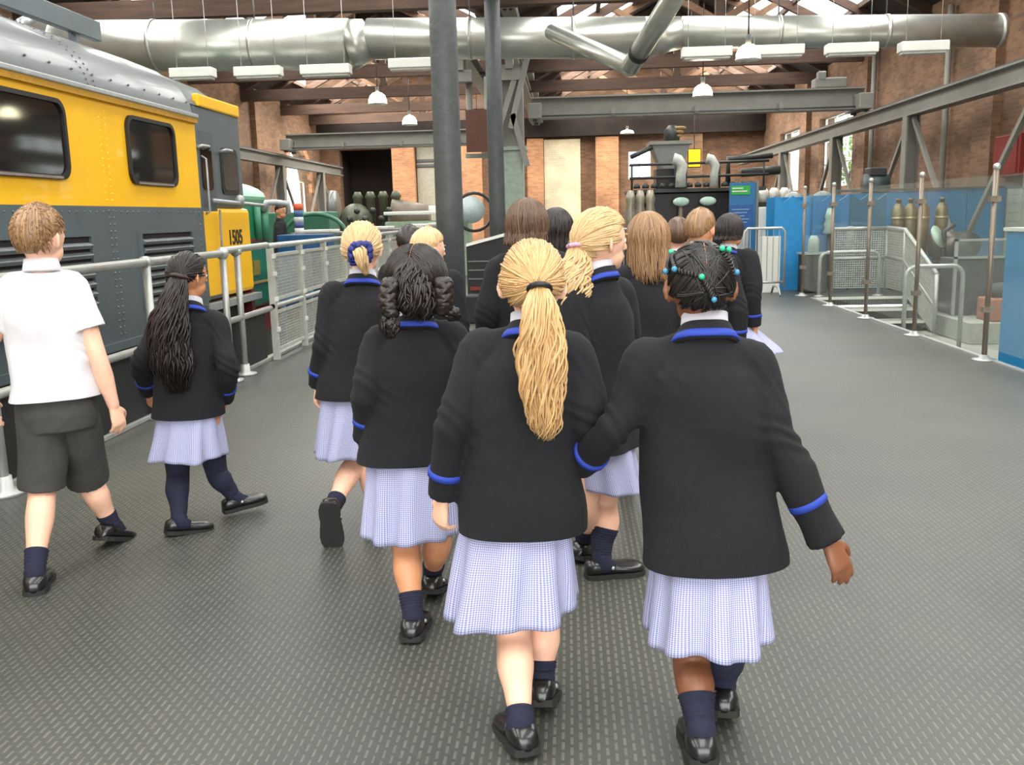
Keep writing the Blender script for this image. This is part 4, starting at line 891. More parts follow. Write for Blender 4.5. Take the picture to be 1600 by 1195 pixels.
def mat_hair(name, dark, mid, light, rough=0.42):
    if name in MATS: return MATS[name]
    m = bpy.data.materials.new(name); m.use_nodes = True; MATS[name] = m
    nt = m.node_tree; b = nt.nodes['Principled BSDF']; b.inputs['Roughness'].default_value = rough
    uv = nt.nodes.new('ShaderNodeUVMap'); mp = nt.nodes.new('ShaderNodeMapping'); mp.inputs['Scale'].default_value = (60, 1.2, 1)
    nt.links.new(uv.outputs[0], mp.inputs[0])
    nz = nt.nodes.new('ShaderNodeTexNoise'); nz.inputs['Scale'].default_value = 1.0; nz.inputs['Detail'].default_value = 3
    nt.links.new(mp.outputs[0], nz.inputs['Vector'])
    rp = nt.nodes.new('ShaderNodeValToRGB'); e = rp.color_ramp.elements
    e[0].position = 0.28; e[0].color = lin(dark) + (1,); e[1].position = 0.74; e[1].color = lin(light) + (1,)
    x = e.new(0.5); x.color = lin(mid) + (1,)
    nt.links.new(nz.outputs[0], rp.inputs[0]); nt.links.new(rp.outputs[0], b.inputs['Base Color'])
    bp = nt.nodes.new('ShaderNodeBump'); bp.inputs['Strength'].default_value = 0.15; bp.inputs['Distance'].default_value = 0.003
    nt.links.new(nz.outputs[0], bp.inputs['Height']); nt.links.new(bp.outputs[0], b.inputs['Normal'])
    return m
def mat_gingham(name, base, line, per=0.0105):
    m = bpy.data.materials.new(name); m.use_nodes = True; MATS[name] = m
    nt = m.node_tree; b = nt.nodes['Principled BSDF']; b.inputs['Roughness'].default_value = 0.85
    uv = nt.nodes.new('ShaderNodeUVMap'); sp = nt.nodes.new('ShaderNodeSeparateXYZ'); nt.links.new(uv.outputs[0], sp.inputs[0])
    def stripe(sock):
        a = nt.nodes.new('ShaderNodeMath'); a.operation = 'DIVIDE'; nt.links.new(sock, a.inputs[0]); a.inputs[1].default_value = per
        f = nt.nodes.new('ShaderNodeMath'); f.operation = 'FRACT'; nt.links.new(a.outputs[0], f.inputs[0])
        g = nt.nodes.new('ShaderNodeMath'); g.operation = 'GREATER_THAN'; nt.links.new(f.outputs[0], g.inputs[0]); g.inputs[1].default_value = 0.5
        return g
    s1, s2 = stripe(sp.outputs[0]), stripe(sp.outputs[1])
    ad = nt.nodes.new('ShaderNodeMath'); ad.operation = 'MULTIPLY_ADD'; nt.links.new(s1.outputs[0], ad.inputs[0]); ad.inputs[1].default_value = 0.55
    h = nt.nodes.new('ShaderNodeMath'); h.operation = 'MULTIPLY'; nt.links.new(s2.outputs[0], h.inputs[0]); h.inputs[1].default_value = 0.45
    nt.links.new(h.outputs[0], ad.inputs[2])
    rp = nt.nodes.new('ShaderNodeMix'); rp.data_type = 'RGBA'; rp.inputs[6].default_value = lin(base) + (1,); rp.inputs[7].default_value = lin(line) + (1,)
    nt.links.new(ad.outputs[0], rp.inputs[0]); nt.links.new(rp.outputs[2], b.inputs['Base Color'])
    return m
BLAZER = mat('navy_black_wool', (15, 15, 20), 0.92, var=0.2, scale=40, bump=0.25, bscale=500)
RIBBON = mat('royal_blue_ribbon', (34, 60, 158), 0.75, var=0.05)
SHIRT = mat('white_cotton', (212, 210, 214), 0.8, var=0.02, bump=0.1, bscale=300)
COLLAR = mat('white_collar_cotton', (186, 184, 194), 0.8, var=0.05)
SHORTS = mat('charcoal_wool', (62, 62, 60), 0.85, var=0.12, scale=30, bump=0.2, bscale=400)
SOCK = mat('navy_knit', (25, 28, 50), 0.9, var=0.15, scale=60, bump=0.3, bscale=300)
SHOE = mat('black_leather', (22, 22, 23), 0.32, var=0.2, coat=0.3)
SOLE = mat('black_rubber_sole', (34, 33, 32), 0.8)
GING = mat_gingham('blue_gingham', (196, 197, 216), (108, 116, 168), 0.0072)
EYEW = mat('eye_white', (232, 228, 222), 0.25); IRIS = mat('eye_iris', (60, 44, 34), 0.2)
SKINS = {'fair': mat('skin_fair', (236, 186, 158), 0.5, var=0.06, scale=20), 'warm': mat('skin_warm', (218, 152, 112), 0.5, var=0.07, scale=20),
         'tan': mat('skin_tan', (196, 136, 98), 0.5, var=0.07, scale=20), 'brown': mat('skin_brown', (126, 80, 54), 0.45, var=0.12, scale=16)}
HAIRS = {'blond': mat_hair('hair_blond', (176, 142, 98), (202, 170, 122), (224, 198, 154)), 'gold': mat_hair('hair_golden', (156, 116, 70), (194, 156, 104), (222, 190, 140)),
         'dark': mat_hair('hair_dark', (16, 11, 10), (27, 19, 16), (46, 33, 28)), 'black': mat_hair('hair_black', (16, 14, 13), (26, 23, 22), (40, 36, 34)),
         'brown': mat_hair('hair_brown', (56, 39, 28), (86, 62, 44), (124, 95, 69)), 'light': mat_hair('hair_light_brown', (88, 62, 40), (138, 104, 70), (178, 142, 102))}

def strands(paths, radii, sides=4, seedv=0):
    """thin tapering locks; paths: lists of points; radii: (r0, r1) or full list"""
    vs, fs, uvs = [], [], []; rg = random.Random(seedv)
    for pts, rr in zip(paths, radii):
        n = len(pts); u0 = rg.random() * 3; o = len(vs)
        side = (pts[-1] - pts[0]).orthogonal().normalized()
        for i in range(n):
            t = (pts[min(i + 1, n - 1)] - pts[max(i - 1, 0)])
            t = t.normalized() if t.length > 1e-9 else V((0, 0, 1))
            side = side - t * side.dot(t); side = side.normalized() if side.length > 1e-6 else t.orthogonal().normalized()
            w = t.cross(side); f = i / (n - 1)
            r = rr[i] if len(rr) == n and n > 2 else rr[0] + (rr[1] - rr[0]) * f
            for k in range(sides):
                a = 2 * math.pi * k / sides; vs.append(pts[i] + (side * math.cos(a) + w * math.sin(a)) * r); uvs.append((u0 + 0.003 * k, f))
        for i in range(n - 1):
            for k in range(sides): fs.append((o + i * sides + k, o + i * sides + (k + 1) % sides, o + (i + 1) * sides + (k + 1) % sides, o + (i + 1) * sides + k))
        fs.append(tuple(o + (n - 1) * sides + k for k in range(sides))); fs.append(tuple(o + k for k in range(sides - 1, -1, -1)))
    return vs, fs, uvs
def mesh_uv(name, vs, fs, uvs, m, smooth=True):
    me = bpy.data.meshes.new(name); me.from_pydata([tuple(v) for v in vs], [], fs); me.materials.append(m)
    uv = me.uv_layers.new(name='UVMap'); li = np.empty(len(me.loops), np.int32); me.loops.foreach_get('vertex_index', li)
    uv.data.foreach_set('uv', np.array(uvs, np.float32)[li].ravel())
    if smooth: me.polygons.foreach_set('use_smooth', [True] * len(me.polygons))
    me.update(); return me

class Head:
    def __init__(s, c, f, u, k):
        s.c = V(c); s.f = V(f).normalized(); s.u = (V(u) - s.f * V(u).dot(s.f)).normalized(); s.r = s.f.cross(s.u); s.k = k
    def d(s, az, el):
        """direction: az 0 = face, 90 = right, 180 = back; el up (degrees)"""
        a, e = math.radians(az), math.radians(el)
        return s.f * (math.cos(a) * math.cos(e)) + s.r * (math.sin(a) * math.cos(e)) + s.u * math.sin(e)
    def surf(s, d, off=0.0):
        x, y, z = d.dot(s.r), d.dot(s.f), d.dot(s.u)
        q = 1 / math.sqrt((x / 0.073) ** 2 + (y / 0.092) ** 2 + (z / 0.092) ** 2)
        return s.c + (s.r * x + s.f * y + s.u * z) * (q * s.k + off * s.k)
    def path(s, d0, d1, n=9, off0=0.008, off1=0.012, bulge=0.0):
        out = []
        for i in range(n):
            t = i / (n - 1); d = (d0 * (1 - t) + d1 * t)
            if d.length < 1e-3: d = s.u
            d.normalize(); out.append(s.surf(d, off0 + (off1 - off0) * t + bulge * math.sin(math.pi * t)))
        return out

def hand(mb, w, d, n, k=1.0, curl=0.5, thumb=1, spread=0.04):
    """palm and five fingers; w wrist, d direction, n palm normal, thumb = side sign"""
    d = d.normalized(); n = (n - d * n.dot(d)).normalized(); s = d.cross(n) * thumb
    rings = []
    for x, hw, ht in ((-0.012, 0.019, 0.016), (0.012, 0.024, 0.014), (0.04, 0.031, 0.0135), (0.066, 0.031, 0.0115), (0.074, 0.026, 0.008)):
        rings.append((w + d * (x * k), s, n, hw * k, ht * k))
    loft(mb, rings, 16, 2.4)
    for j, (o, L) in enumerate(((0.0245, 0.058), (0.0085, 0.066), (-0.0085, 0.061), (-0.0245, 0.047))):
        p = w + d * (0.064 - 0.004 * abs(j - 1)) * k + s * o * k; a = curl * (0.25 + 0.1 * j); dd = d + s * (spread * (1.5 - j)); dd.normalize()
        pts = [p - dd * 0.01 * k, p]
        for q, fr in enumerate((0.45, 0.31, 0.24)):
            a += curl * (0.3, 0.7, 0.5)[q]; v = dd * math.cos(a) + n * math.sin(a); p = p + v * (L * fr * k); pts.append(p)
        limb(mb, pts, [0.0086 * k, 0.0084 * k, 0.0078 * k, 0.0072 * k, 0.0062 * k], 8, 3)
    p = w + d * 0.016 * k + s * 0.02 * k; pts = [p]
    for q, L in enumerate((0.03, 0.024, 0.018)):
        v = (d * (0.6 + 0.25 * q) + s * (0.75 - 0.3 * q) + n * (0.35 + 0.3 * curl * q)).normalized(); p = p + v * L * k; pts.append(p)
    limb(mb, pts, [0.0125 * k, 0.0105 * k, 0.009 * k, 0.007 * k], 8, 3)

def shoe_part(parent, A, fd, pitch, k, strap=True, roll=0.0):
    """A ankle joint, fd horizontal toe direction, pitch = heel lift (radians)"""
    fd = V((fd[0], fd[1], 0)).normalized(); up = V((0, 0, 1))
    X = fd * math.cos(pitch) - up * math.sin(pitch); Z = fd * math.sin(pitch) + up * math.cos(pitch); Y = Z.cross(X)
    P = lambda x, y, z: A + (X * x + Y * y + Z * (z - 0.078)) * k
    prof = [(-0.064, 0.012, 0.035), (-0.057, 0.03, 0.06), (-0.03, 0.039, 0.072), (0.0, 0.04, 0.07), (0.03, 0.037, 0.057), (0.065, 0.043, 0.053), (0.1, 0.046, 0.05), (0.13, 0.043, 0.046), (0.148, 0.034, 0.041), (0.16, 0.02, 0.034)]
    rings = [(P(x, 0, (0.012 + t) / 2), Y, Z, hw * k, (t - 0.012) / 2 * k) for x, hw, t in prof]
    sh = loft(MB(), rings, 20, 2.6).build('shoe', SHOE, parent)
    out = [(x, hw + 0.004) for x, hw, t in prof]
    poly = [P(x, h, 0) for x, h in out] + [P(x, -h, 0) for x, h in out[::-1]]
    s_ = MB().prism(poly, Z * 0.018 * k)
    hp = [(-0.062, 0.02), (-0.05, 0.031), (0.01, 0.035)]
    s_.build('sole', SOLE, sh)
    if strap:
        pts = [P(0.032, 0.038 * math.cos(a), 0.03 + 0.034 * math.sin(a)) for a in [math.pi * i / 10 for i in range(11)]]
        MB().tube(pts, 0.006 * k, 6).build('strap', SHOE, sh)
        MB().ball(P(0.032, -0.036, 0.042), 0.008 * k, 8, 6).build('buckle', GALV, sh)
    return sh

def ribbon_ring(c, ax, ay, a0, b0, a1, b1, h0, h1, drop, th0, th1, thick, n=30):
    """band round the neck between two ellipses; drop lowers the front; angles in degrees, 180 = nape"""
    ins, outs = [], []
    for i in range(n + 1):
        th = math.radians(th0 + (th1 - th0) * i / n); cs, sn = math.cos(th), math.sin(th)
        dz = -drop * (0.5 + 0.5 * cs) ** 1.5
        ins.append(c + ay * (b0 * cs) + ax * (a0 * sn) + V((0, 0, h0 + dz))); outs.append(c + ay * (b1 * cs) + ax * (a1 * sn) + V((0, 0, h1 + dz)))
    vs = []
    for p, q in zip(ins, outs):
        rad = (q - c); rad.z = 0; rad = rad.normalized() * thick
        vs += [p, q, q + rad * 0.4 + V((0, 0, thick)), p + rad + V((0, 0, thick * 0.6))]
    fs = []
    for i in range(n):
        for k in range(4): fs.append((4 * i + k, 4 * i + (k + 1) % 4, 4 * i + 4 + (k + 1) % 4, 4 * i + 4 + k))
    fs += [(0, 1, 2, 3), (4 * n + 3, 4 * n + 2, 4 * n + 1, 4 * n)]
    return MB().add(vs, fs, True)

def person(label, J, group=None, k=1.0, face=(0, 1, 0), hup=(0, 0, 1), skin='fair', hair='blond', style=None, top='blazer', bottom='skirt', hem=None, skirt=None,
           feet=((0, 1, 0.0), (0, 1, 0.0)), sock_t=(0.9, 0.9), voxel=0.0055, sw=1.0, palm=(None, None), curl=(0.6, 0.6), tights=False, seed=1, hidden_hands=False, cloth=None, strap=True, collar=True, pleats=13, body_front=None):
    """J: joints head neck shL shR elL elR wrL wrR hpL hpR knL knR anL anR (world); k: size against a 1.36 m child"""
    base = V(((J['anL'].x + J['anR'].x) / 2, (J['anL'].y + J['anR'].y) / 2, 0)) if J['anL'].z < 2 else V((J['hpL'].x, J['hpL'].y, 0))
    t = thing('person', label, 'person', base, group)
    H = Head(J['head'], face, hup, k)
    shm = (J['shL'] + J['shR']) / 2; hpm = (J['hpL'] + J['hpR']) / 2; neck = J['neck']
    ax = (J['shR'] - J['shL']); ax.z *= 0.4; ax.normalize()
    spine = (neck - hpm).normalized(); ay = (spine.cross(ax)).normalized()       # ay points to the front
    if ay.y < 0 and body_front is None and abs(ay.y) > 0.3: ay = -ay
    hx = (J['hpR'] - J['hpL']).normalized(); hy = V((0, 0, 1)).cross(hx).normalized()
    # ---- body, one skin
    b = MB()
    loft(b, [(hpm - spine * 0.05 * k, hx, hy, 0.10 * k, 0.075 * k), (hpm + spine * 0.03 * k, hx, hy, 0.115 * k, 0.08 * k), (hpm.lerp(shm, 0.45), ax, ay, 0.10 * k, 0.07 * k), (hpm.lerp(shm, 0.8), ax, ay, 0.115 * k, 0.078 * k), (shm, ax, ay, 0.08 * k, 0.045 * k), (neck, ax, ay, 0.04 * k, 0.04 * k)], 20)
    ch = H.c - H.u * 0.055 * k - H.f * 0.012 * k
    limb(b, [neck - spine * 0.03 * k, neck + (ch - neck) * 0.5, ch], [0.045 * k, 0.043 * k, 0.046 * k], 16)
    ellipsoid(b, H.c, H.r * 0.073 * k, H.f * 0.092 * k, H.u * 0.092 * k)
    ellipsoid(b, H.c + (H.f * 0.032 - H.u * 0.062) * k, H.r * 0.053 * k, H.f * 0.055 * k, H.u * 0.05 * k)
    ellipsoid(b, H.c + (H.f * 0.06 - H.u * 0.092) * k, H.r * 0.024 * k, H.f * 0.022 * k, H.u * 0.018 * k)
    limb(b, [H.c + (H.f * 0.083 + H.u * 0.0) * k, H.c + (H.f * 0.094 - H.u * 0.018) * k, H.c + (H.f * 0.1 - H.u * 0.034) * k], [0.006 * k, 0.009 * k, 0.011 * k], 8, 3)
    ellipsoid(b, H.c + (H.f * 0.086 - H.u * 0.062) * k, H.r * 0.021 * k, H.f * 0.01 * k, H.u * 0.006 * k, 10, 6)
    ellipsoid(b, H.c + (H.f * 0.085 - H.u * 0.071) * k, H.r * 0.018 * k, H.f * 0.01 * k, H.u * 0.006 * k, 10, 6)
    for s_ in (-1, 1):
        ea = (H.r * s_ * 0.78 - H.f * 0.55).normalized(); e0 = H.c + (H.r * s_ * 0.076 - H.f * 0.004 - H.u * 0.02) * k
        ellipsoid(b, e0, ea * 0.02 * k, ea.cross(H.u) * 0.0075 * k, H.u * 0.031 * k, 12, 8)
    arms = []
    for sd in 'LR':
        sh, el, wr = J['sh' + sd], J['el' + sd], J['wr' + sd]
        limb(b, [sh, sh.lerp(el, 0.5), el, el.lerp(wr, 0.4), wr], [0.043 * k, 0.04 * k, 0.033 * k, 0.034 * k, 0.0225 * k], 14)
        i = 'LR'.index(sd); hd = (wr - el).normalized(); pn = palm[i] or (-ax if sd == 'R' else ax)
        hand(b, wr + hd * 0.012 * k, hd, V(pn), 1.0 * k, curl[i], 1 if sd == 'R' else -1)
    legs = {}
    for sd in 'LR':
        hp, kn, an = J['hp' + sd], J['kn' + sd], J['an' + sd]
        q = [hp, hp.lerp(kn, 0.5), kn, kn.lerp(an, 0.36), kn.lerp(an, 0.72), an]
        bend = (kn.lerp(an, 0.3) - (hp.lerp(an, 0.62)))
        back = -hy; q[3] = q[3] + back * 0.012 * k
        rad = [0.073 * k, 0.064 * k, 0.049 * k, 0.0505 * k, 0.037 * k, 0.031 * k]
        legs[sd] = (q, rad); limb(b, q, rad[:-1] + [0.028 * k], 16)
    me = fuse(b, voxel, 3); me.materials.clear(); me.materials.append(SKINS[skin]); link('body', me, t)
    for s_ in (-1, 1):
        p = H.c + (H.r * s_ * 0.031 + H.f * 0.0735 - H.u * 0.008) * k
        e = MB().ball(p, 0.011 * k, 10, 8).build('eye', EYEW, t)
        MB().ball(p + H.f * 0.006 * k, 0.0062 * k, 8, 6).build('iris', IRIS, e)
        MB().tube([H.c + (H.r * s_ * x + H.f * y + H.u * 0.013) * k for x, y in ((0.018, 0.088), (0.032, 0.086), (0.046, 0.078))], 0.0032 * k, 5).build('eyebrow', HAIRS[hair], t)
    # ---- socks and shoes
    for i, sd in enumerate('LR'):
        q, rad = legs[sd]; P = catmull(q, 6); R = interp(rad, 6); n = len(P); i0 = int(sock_t[i] * (n - 1))
        an = J['an' + sd]
        dn_ = (P[-1] - P[-2]).normalized(); fx, fy, pt = feet[i]; fv_ = (V((fx, fy, 0)).normalized() * math.cos(pt) - V((0, 0, math.sin(pt)))); pts = P[i0:] + [an + dn_ * 0.03 * k + fv_ * 0.012 * k, an + dn_ * 0.045 * k + fv_ * 0.05 * k]; rr = [r + 0.0045 * k for r in R[i0:]] + [0.037 * k, 0.022 * k]
        pts = [pts[0] + (pts[0] - pts[1]).normalized() * 0.004] + pts; rr = [rr[0] - 0.003] + rr
        pts = catmull(pts, 3); rr = interp(rr, 3)
        rr = [r + (0.0016 * math.sin(j * 2.1) if not tights else 0) for j, r in enumerate(rr)]
        m_ = MB(); m_.tube(pts, rr, 18); m_.build('tights_leg' if tights else 'sock', SOCK, t)
        fx, fy, pt = feet[i]; shoe_part(t, an, (fx, fy), pt, k, strap)
    # ---- lower garment
    if bottom == 'skirt':
        sk = skirt or {}
        zq = hem if hem is not None else hpm.z - 0.05 * k; c0 = V((hpm.x, hpm.y, zq + 0.05 * k)) + spine * 0; c1 = V(sk.get('c', hpm - V((0, 0, 0.24 * k)))); a1 = sk.get('a', 0.17 * k); b1 = sk.get('b', 0.16 * k); tilt = sk.get('tilt', 0.0); tiltf = sk.get('tiltf', 0.0)
        n, rows, rg = 168, 18, random.Random(seed); ph = rg.random() * 6; vs, uvs, fs = [], [], []
        for r_ in range(rows + 1):
            f = r_ / rows; c = c0.lerp(c1, f); a = 0.134 * k + (a1 - 0.134 * k) * f ** 0.9; bb = 0.1 * k + (b1 - 0.1 * k) * f ** 0.9
            for j in range(n):
                th = 2 * math.pi * j / n
                w = math.cos(pleats * th + ph + 0.5 * math.sin(3 * th + ph) + 0.25 * math.sin(f * 5 + 2 * th)); w = math.copysign(abs(w) ** 0.7, w)
                w2 = math.sin(5 * th + ph * 2 + f * 1.5)
                g = 1 + (0.075 * w + 0.05 * w2) * f ** 0.6
                z = (-tilt * math.cos(th) - tiltf * math.sin(th) + 0.006 * math.sin(4 * th + ph)) * f
                vs.append(c + hx * (a * g * math.cos(th)) + hy * (bb * g * math.sin(th)) + V((0, 0, z))); uvs.append((j / n * 1.05, f * 0.36))
        for r_ in range(rows):
            for j in range(n): fs.append((r_ * n + j, r_ * n + (j + 1) % n, (r_ + 1) * n + (j + 1) % n, (r_ + 1) * n + j))
        # the seam column needs its own uv: pattern repeats over a whole number of checks so the wrap stays hidden at the front
        me = mesh_uv('skirt', vs, fs, uvs, cloth or GING); o = link('skirt', me, t)
        so = o.modifiers.new('thickness', 'SOLIDIFY'); so.thickness = 0.003
    else:
        s_ = MB(); up = V((0, 0, 1))
        loft(s_, [(hpm - up * 0.06 * k, hx, hy, 0.125 * k, 0.105 * k), (hpm, hx, hy, 0.138 * k, 0.11 * k), (hpm + up * 0.08 * k, hx, hy, 0.132 * k, 0.1 * k), (hpm + up * 0.14 * k, hx, hy, 0.125 * k, 0.09 * k)], 28)
        for sd in 'LR':
            q = legs[sd][0]; e = 1.0 if bottom == 'shorts' else 1.0
            if bottom == 'shorts': limb_pts = [q[0] + up * 0.03 * k, q[1], q[2] + (q[2] - q[1]).normalized() * 0.0 * k]; rr = [0.088 * k, 0.086 * k, 0.083 * k]
            else: limb_pts = [q[0], q[1], q[2], q[4], q[5]]; rr = [0.09 * k, 0.084 * k, 0.078 * k, 0.066 * k, 0.06 * k]
            P = catmull(limb_pts, 5); s_.tube(P, interp(rr, 5), 20)
        me = fuse(s_, 0.007, 3); me.materials.clear(); me.materials.append(cloth or SHORTS); folds(me, seed + 5, 0.003, 22, [(J['hpL'], hx), (J['hpR'], hx)], 0.004)
        link('shorts' if bottom == 'shorts' else 'trousers', me, t)
    # ---- upper garment
    s_ = MB(); zh = hem if hem is not None else hpm.z - 0.05 * k
    down = (hpm - shm).normalized(); L = (shm.z - zh) / max(-down.z, 0.3); hc = shm + down * L
    bulk = 1.0 if top == 'blazer' else 0.97
    rg_ = []
    for f, a, bb in ((0.0, 0.168, 0.132), (0.12, 0.164, 0.126), (0.3, 0.156, 0.115), (0.5, 0.149, 0.106), (0.72, 0.15, 0.106), (0.88, 0.148, 0.098), (0.97, 0.127, 0.09), (1.02, 0.1, 0.08)):
        c = hc.lerp(shm, f); x_ = (hx.lerp(ax, f)).normalized(); y_ = (hy.lerp(ay, f)).normalized()
        rg_.append((c - y_ * 0.004, x_, y_, a * sw * k * bulk, bb * k * bulk))
    rg_.append((neck, ax, ay, 0.066 * k, 0.064 * k))
    c_, x_, y_, a_, b_ = rg_[0]; rg_.insert(0, (c_ + down * 0.04, x_, y_, a_ * 1.02, b_ * 1.02)); loft(s_, rg_, 36, 2.35)
    cuffs = []
    for sd in 'LR':
        sh, el, wr = J['sh' + sd], J['el' + sd], J['wr' + sd]; inw = (shm - sh).normalized()
        limb(s_, [neck + (sh - neck) * 0.25 - V((0, 0, 0.012 * k)), sh + inw * 0.005 * k], [0.045 * k, 0.054 * k], 16, 4)
        if top == 'blazer':
            q = [sh + inw * 0.03 * k, sh, sh.lerp(el, 0.5), el, el.lerp(wr, 0.5), wr]; rr = [0.058 * k, 0.06 * k, 0.057 * k, 0.051 * k, 0.047 * k, 0.043 * k]
            P, R = catmull(q, 6), interp(rr, 6)
            P = [P[0]] + P; R = [0.04 * k] + R; s_.tube(P, R, 20); cuffs.append((P, R))
        else:
            e = sh.lerp(el, 0.62); P = catmull([sh + inw * 0.03 * k, sh, sh.lerp(el, 0.35), e], 5); s_.tube(P, interp([0.06 * k, 0.063 * k, 0.065 * k, 0.07 * k], 5), 20)
    me = fuse(s_, 0.0065 if voxel < 0.007 else 0.009, 3)
    bm = bmesh.new(); bm.from_mesh(me); bmesh.ops.bisect_plane(bm, geom=bm.verts[:] + bm.edges[:] + bm.faces[:], plane_co=(0, 0, zh), plane_no=(0, 0, 1), clear_inner=True); bm.to_mesh(me); bm.free()
    js = [(tuple(J['el' + sd]), J['wr' + sd] - J['sh' + sd]) for sd in 'LR'] + [(tuple(J['sh' + sd].lerp(hc, 0.12)), ax) for sd in 'LR']
    folds(me, seed, 0.0085 if top == 'blazer' else 0.0075, 15 if top == 'blazer' else 20, js, 0.0045, 0.45, [(tuple(neck), 0.1 * k)] + [(tuple(J['wr' + sd].lerp(J['el' + sd], 0.25)), 0.09 * k) for sd in 'LR'])
    me.materials.clear(); me.materials.append(BLAZER if top == 'blazer' else (top if not isinstance(top, str) else SHIRT))
    g = link('blazer' if top == 'blazer' else 'shirt', me, t)
    nz = V((0, 0, 1))
    if top == 'blazer':
        for P, R in cuffs:
            n = len(P); i = int(n * 0.82); seg = P[i:i + 3]
            d = (P[i + 1] - P[i]).normalized(); m0 = P[i]
            MB().tube([m0, m0 + d * 0.018 * k], R[i] + 0.003 * k, 20).build('cuff_stripe', RIBBON, g)
        if collar:
            nb = neck - ay * 0.004 * k
            ribbon_ring(nb, ax, ay, 0.05 * k, 0.05 * k, 0.056 * k, 0.056 * k, 0.052 * k, 0.012 * k, 0.05 * k, 40, 320, 0.006 * k).build('shirt_collar', COLLAR, t)
            cl = ribbon_ring(nb, ax, ay, 0.057 * k, 0.058 * k, 0.082 * k, 0.074 * k, 0.03 * k, -0.012 * k, 0.1 * k, 25, 335, 0.008 * k).build('blazer_collar', BLAZER, g)
            ribbon_ring(nb, ax, ay, 0.073 * k, 0.068 * k, 0.086 * k, 0.078 * k, 0.012 * k, -0.004 * k, 0.1 * k, 25, 335, 0.005 * k).build('collar_trim', RIBBON, g)
        cb = [hc.lerp(shm, f) - hy * (bb * k + 0.0005) for f, bb in ((0.02, 0.12), (0.3, 0.108), (0.5, 0.102), (0.72, 0.106))]
    elif collar:
        ribbon_ring(neck, ax, ay, 0.049 * k, 0.049 * k, 0.062 * k, 0.06 * k, 0.05 * k, 0.006 * k, 0.03 * k, 20, 340, 0.007 * k).build('shirt_collar', SHIRT if top == 'shirt' else top, g)
    if style: style(t, H, J, HAIRS[hair], k, seed)
    return t

# ---- hair
def hair_cap(H, m, thick=0.014, back=-48, side=-16, front=34, ear=-2, fluff=0.0, seed=0, name='hair', taper=6):
    """shell of hair over the skull down to a hairline"""
    rg = random.Random(seed); n, rows = 56, 16; vs, uvs, fs = [], [], []
    def low(az):
        a = abs(((az + 180) % 360) - 180)
        ks = ((0, front), (45, front - 8), (72, ear + 8), (95, side), (125, (side + back) / 2), (150, back), (180, back - 2))
        for (a0, v0), (a1, v1) in zip(ks, ks[1:]):
            if a <= a1: return v0 + (v1 - v0) * (a - a0) / (a1 - a0)
        return back
    for r_ in range(rows + 1):
        f = r_ / rows
        for j in range(n):
            az = 360 * j / n; el = 90 - (90 - low(az)) * f
            th = thick * (1 - 0.75 * f ** taper) + fluff * math.sin(j * 2.9 + r_ * 0.3) * min(1, f * 3) * (1 - 0.5 * f)
            if f == 1: th = -0.004
            vs.append(H.surf(H.d(az, el), th)); uvs.append((j / n * 2, f))
    for r_ in range(rows):
        for j in range(n): fs.append((r_ * n + j, r_ * n + (j + 1) % n, (r_ + 1) * n + (j + 1) % n, (r_ + 1) * n + j))
    return vs, fs, uvs
def join(*parts):
    vs, fs, uvs = [], [], []
    for v, f, u in parts:
        o = len(vs); vs += v; uvs += u; fs += [tuple(i + o for i in q) for q in f]
    return vs, fs, uvs
def tail_strands(path, prof, n, seed, r=0.0055, wave=0.006, wob=3.0, sides=4, flat=0.7, end=(0.82, 1.0)):
    """locks following a tail path; prof = radius of the bunch along it"""
    rg = random.Random(seed); P = catmull(path, 6); R = interp(prof, 6); out, rad = [], []
    ref = V((0, -1, 0)); m = len(P)
    for s in range(n):
        a = rg.random() * 6.283; q = math.sqrt(rg.random()); ph = rg.random() * 6.28; wv = wave * rg.uniform(0.4, 1.6); fe = rg.uniform(*end); mm = max(4, int(m * fe)); pts = []
        for i in range(mm):
            t = (P[min(i + 1, m - 1)] - P[max(i - 1, 0)]).normalized(); sd = t.cross(ref).normalized(); w = sd.cross(t)
            f = i / m; x = math.cos(a) * q * R[i] + wv * math.sin(wob * 6.28 * f + ph) * min(1, f * 3); y = math.sin(a) * q * R[i] * flat + wv * 0.6 * math.cos(wob * 6.28 * f + ph) * min(1, f * 3)
            pts.append(P[i] + sd * x + w * y)
        rr = [r * (0.8 + 0.4 * math.sin(3.14 * i / mm)) * (1 if i < mm * 0.75 else max(0.12, (mm - i) / (mm * 0.25))) for i in range(mm)]
        out.append(pts); rad.append(rr)
    return strands(out, rad, sides, seed)
def swept(H, target, n, seed, lo=-35, hi=85, front=34, r=0.0026, jit=4, azs=(0, 360), off=(0.012, 0.02), bulge=0.004, npt=10):
    """locks combed over the scalp towards one gathering point"""
    rg = random.Random(seed); out, rad = [], []
    for i in range(n):
        az = rg.uniform(*azs); a = abs(((az + 180) % 360) - 180)
        mn = front - 6 if a < 60 else (-6 if a < 100 else (-25 if a < 130 else -44))
        el = rg.uniform(mn, mn + 12) if rg.random() < 0.55 else rg.uniform(mn, hi)
        d0 = H.d(az, el); d1 = (target + V((rg.gauss(0, 1), rg.gauss(0, 1), rg.gauss(0, 1))) * 0.05).normalized()
        p = H.path(d0, d1, npt, rg.uniform(0.004, 0.01), rg.uniform(*off), rg.uniform(0, bulge)); out.append(p); rad.append((r * H.k, r * 0.8 * H.k))
    return strands(out, rad, 4, seed)
def tie_ring(c, axis, r, rt, m, parent, name='hair_tie'):
    axis = axis.normalized(); a = axis.orthogonal().normalized(); b = axis.cross(a)
    return MB().tube([c + (a * math.cos(t) + b * math.sin(t)) * r for t in [2 * math.pi * i / 16 for i in range(17)]], rt, 8, False).build(name, m, parent)
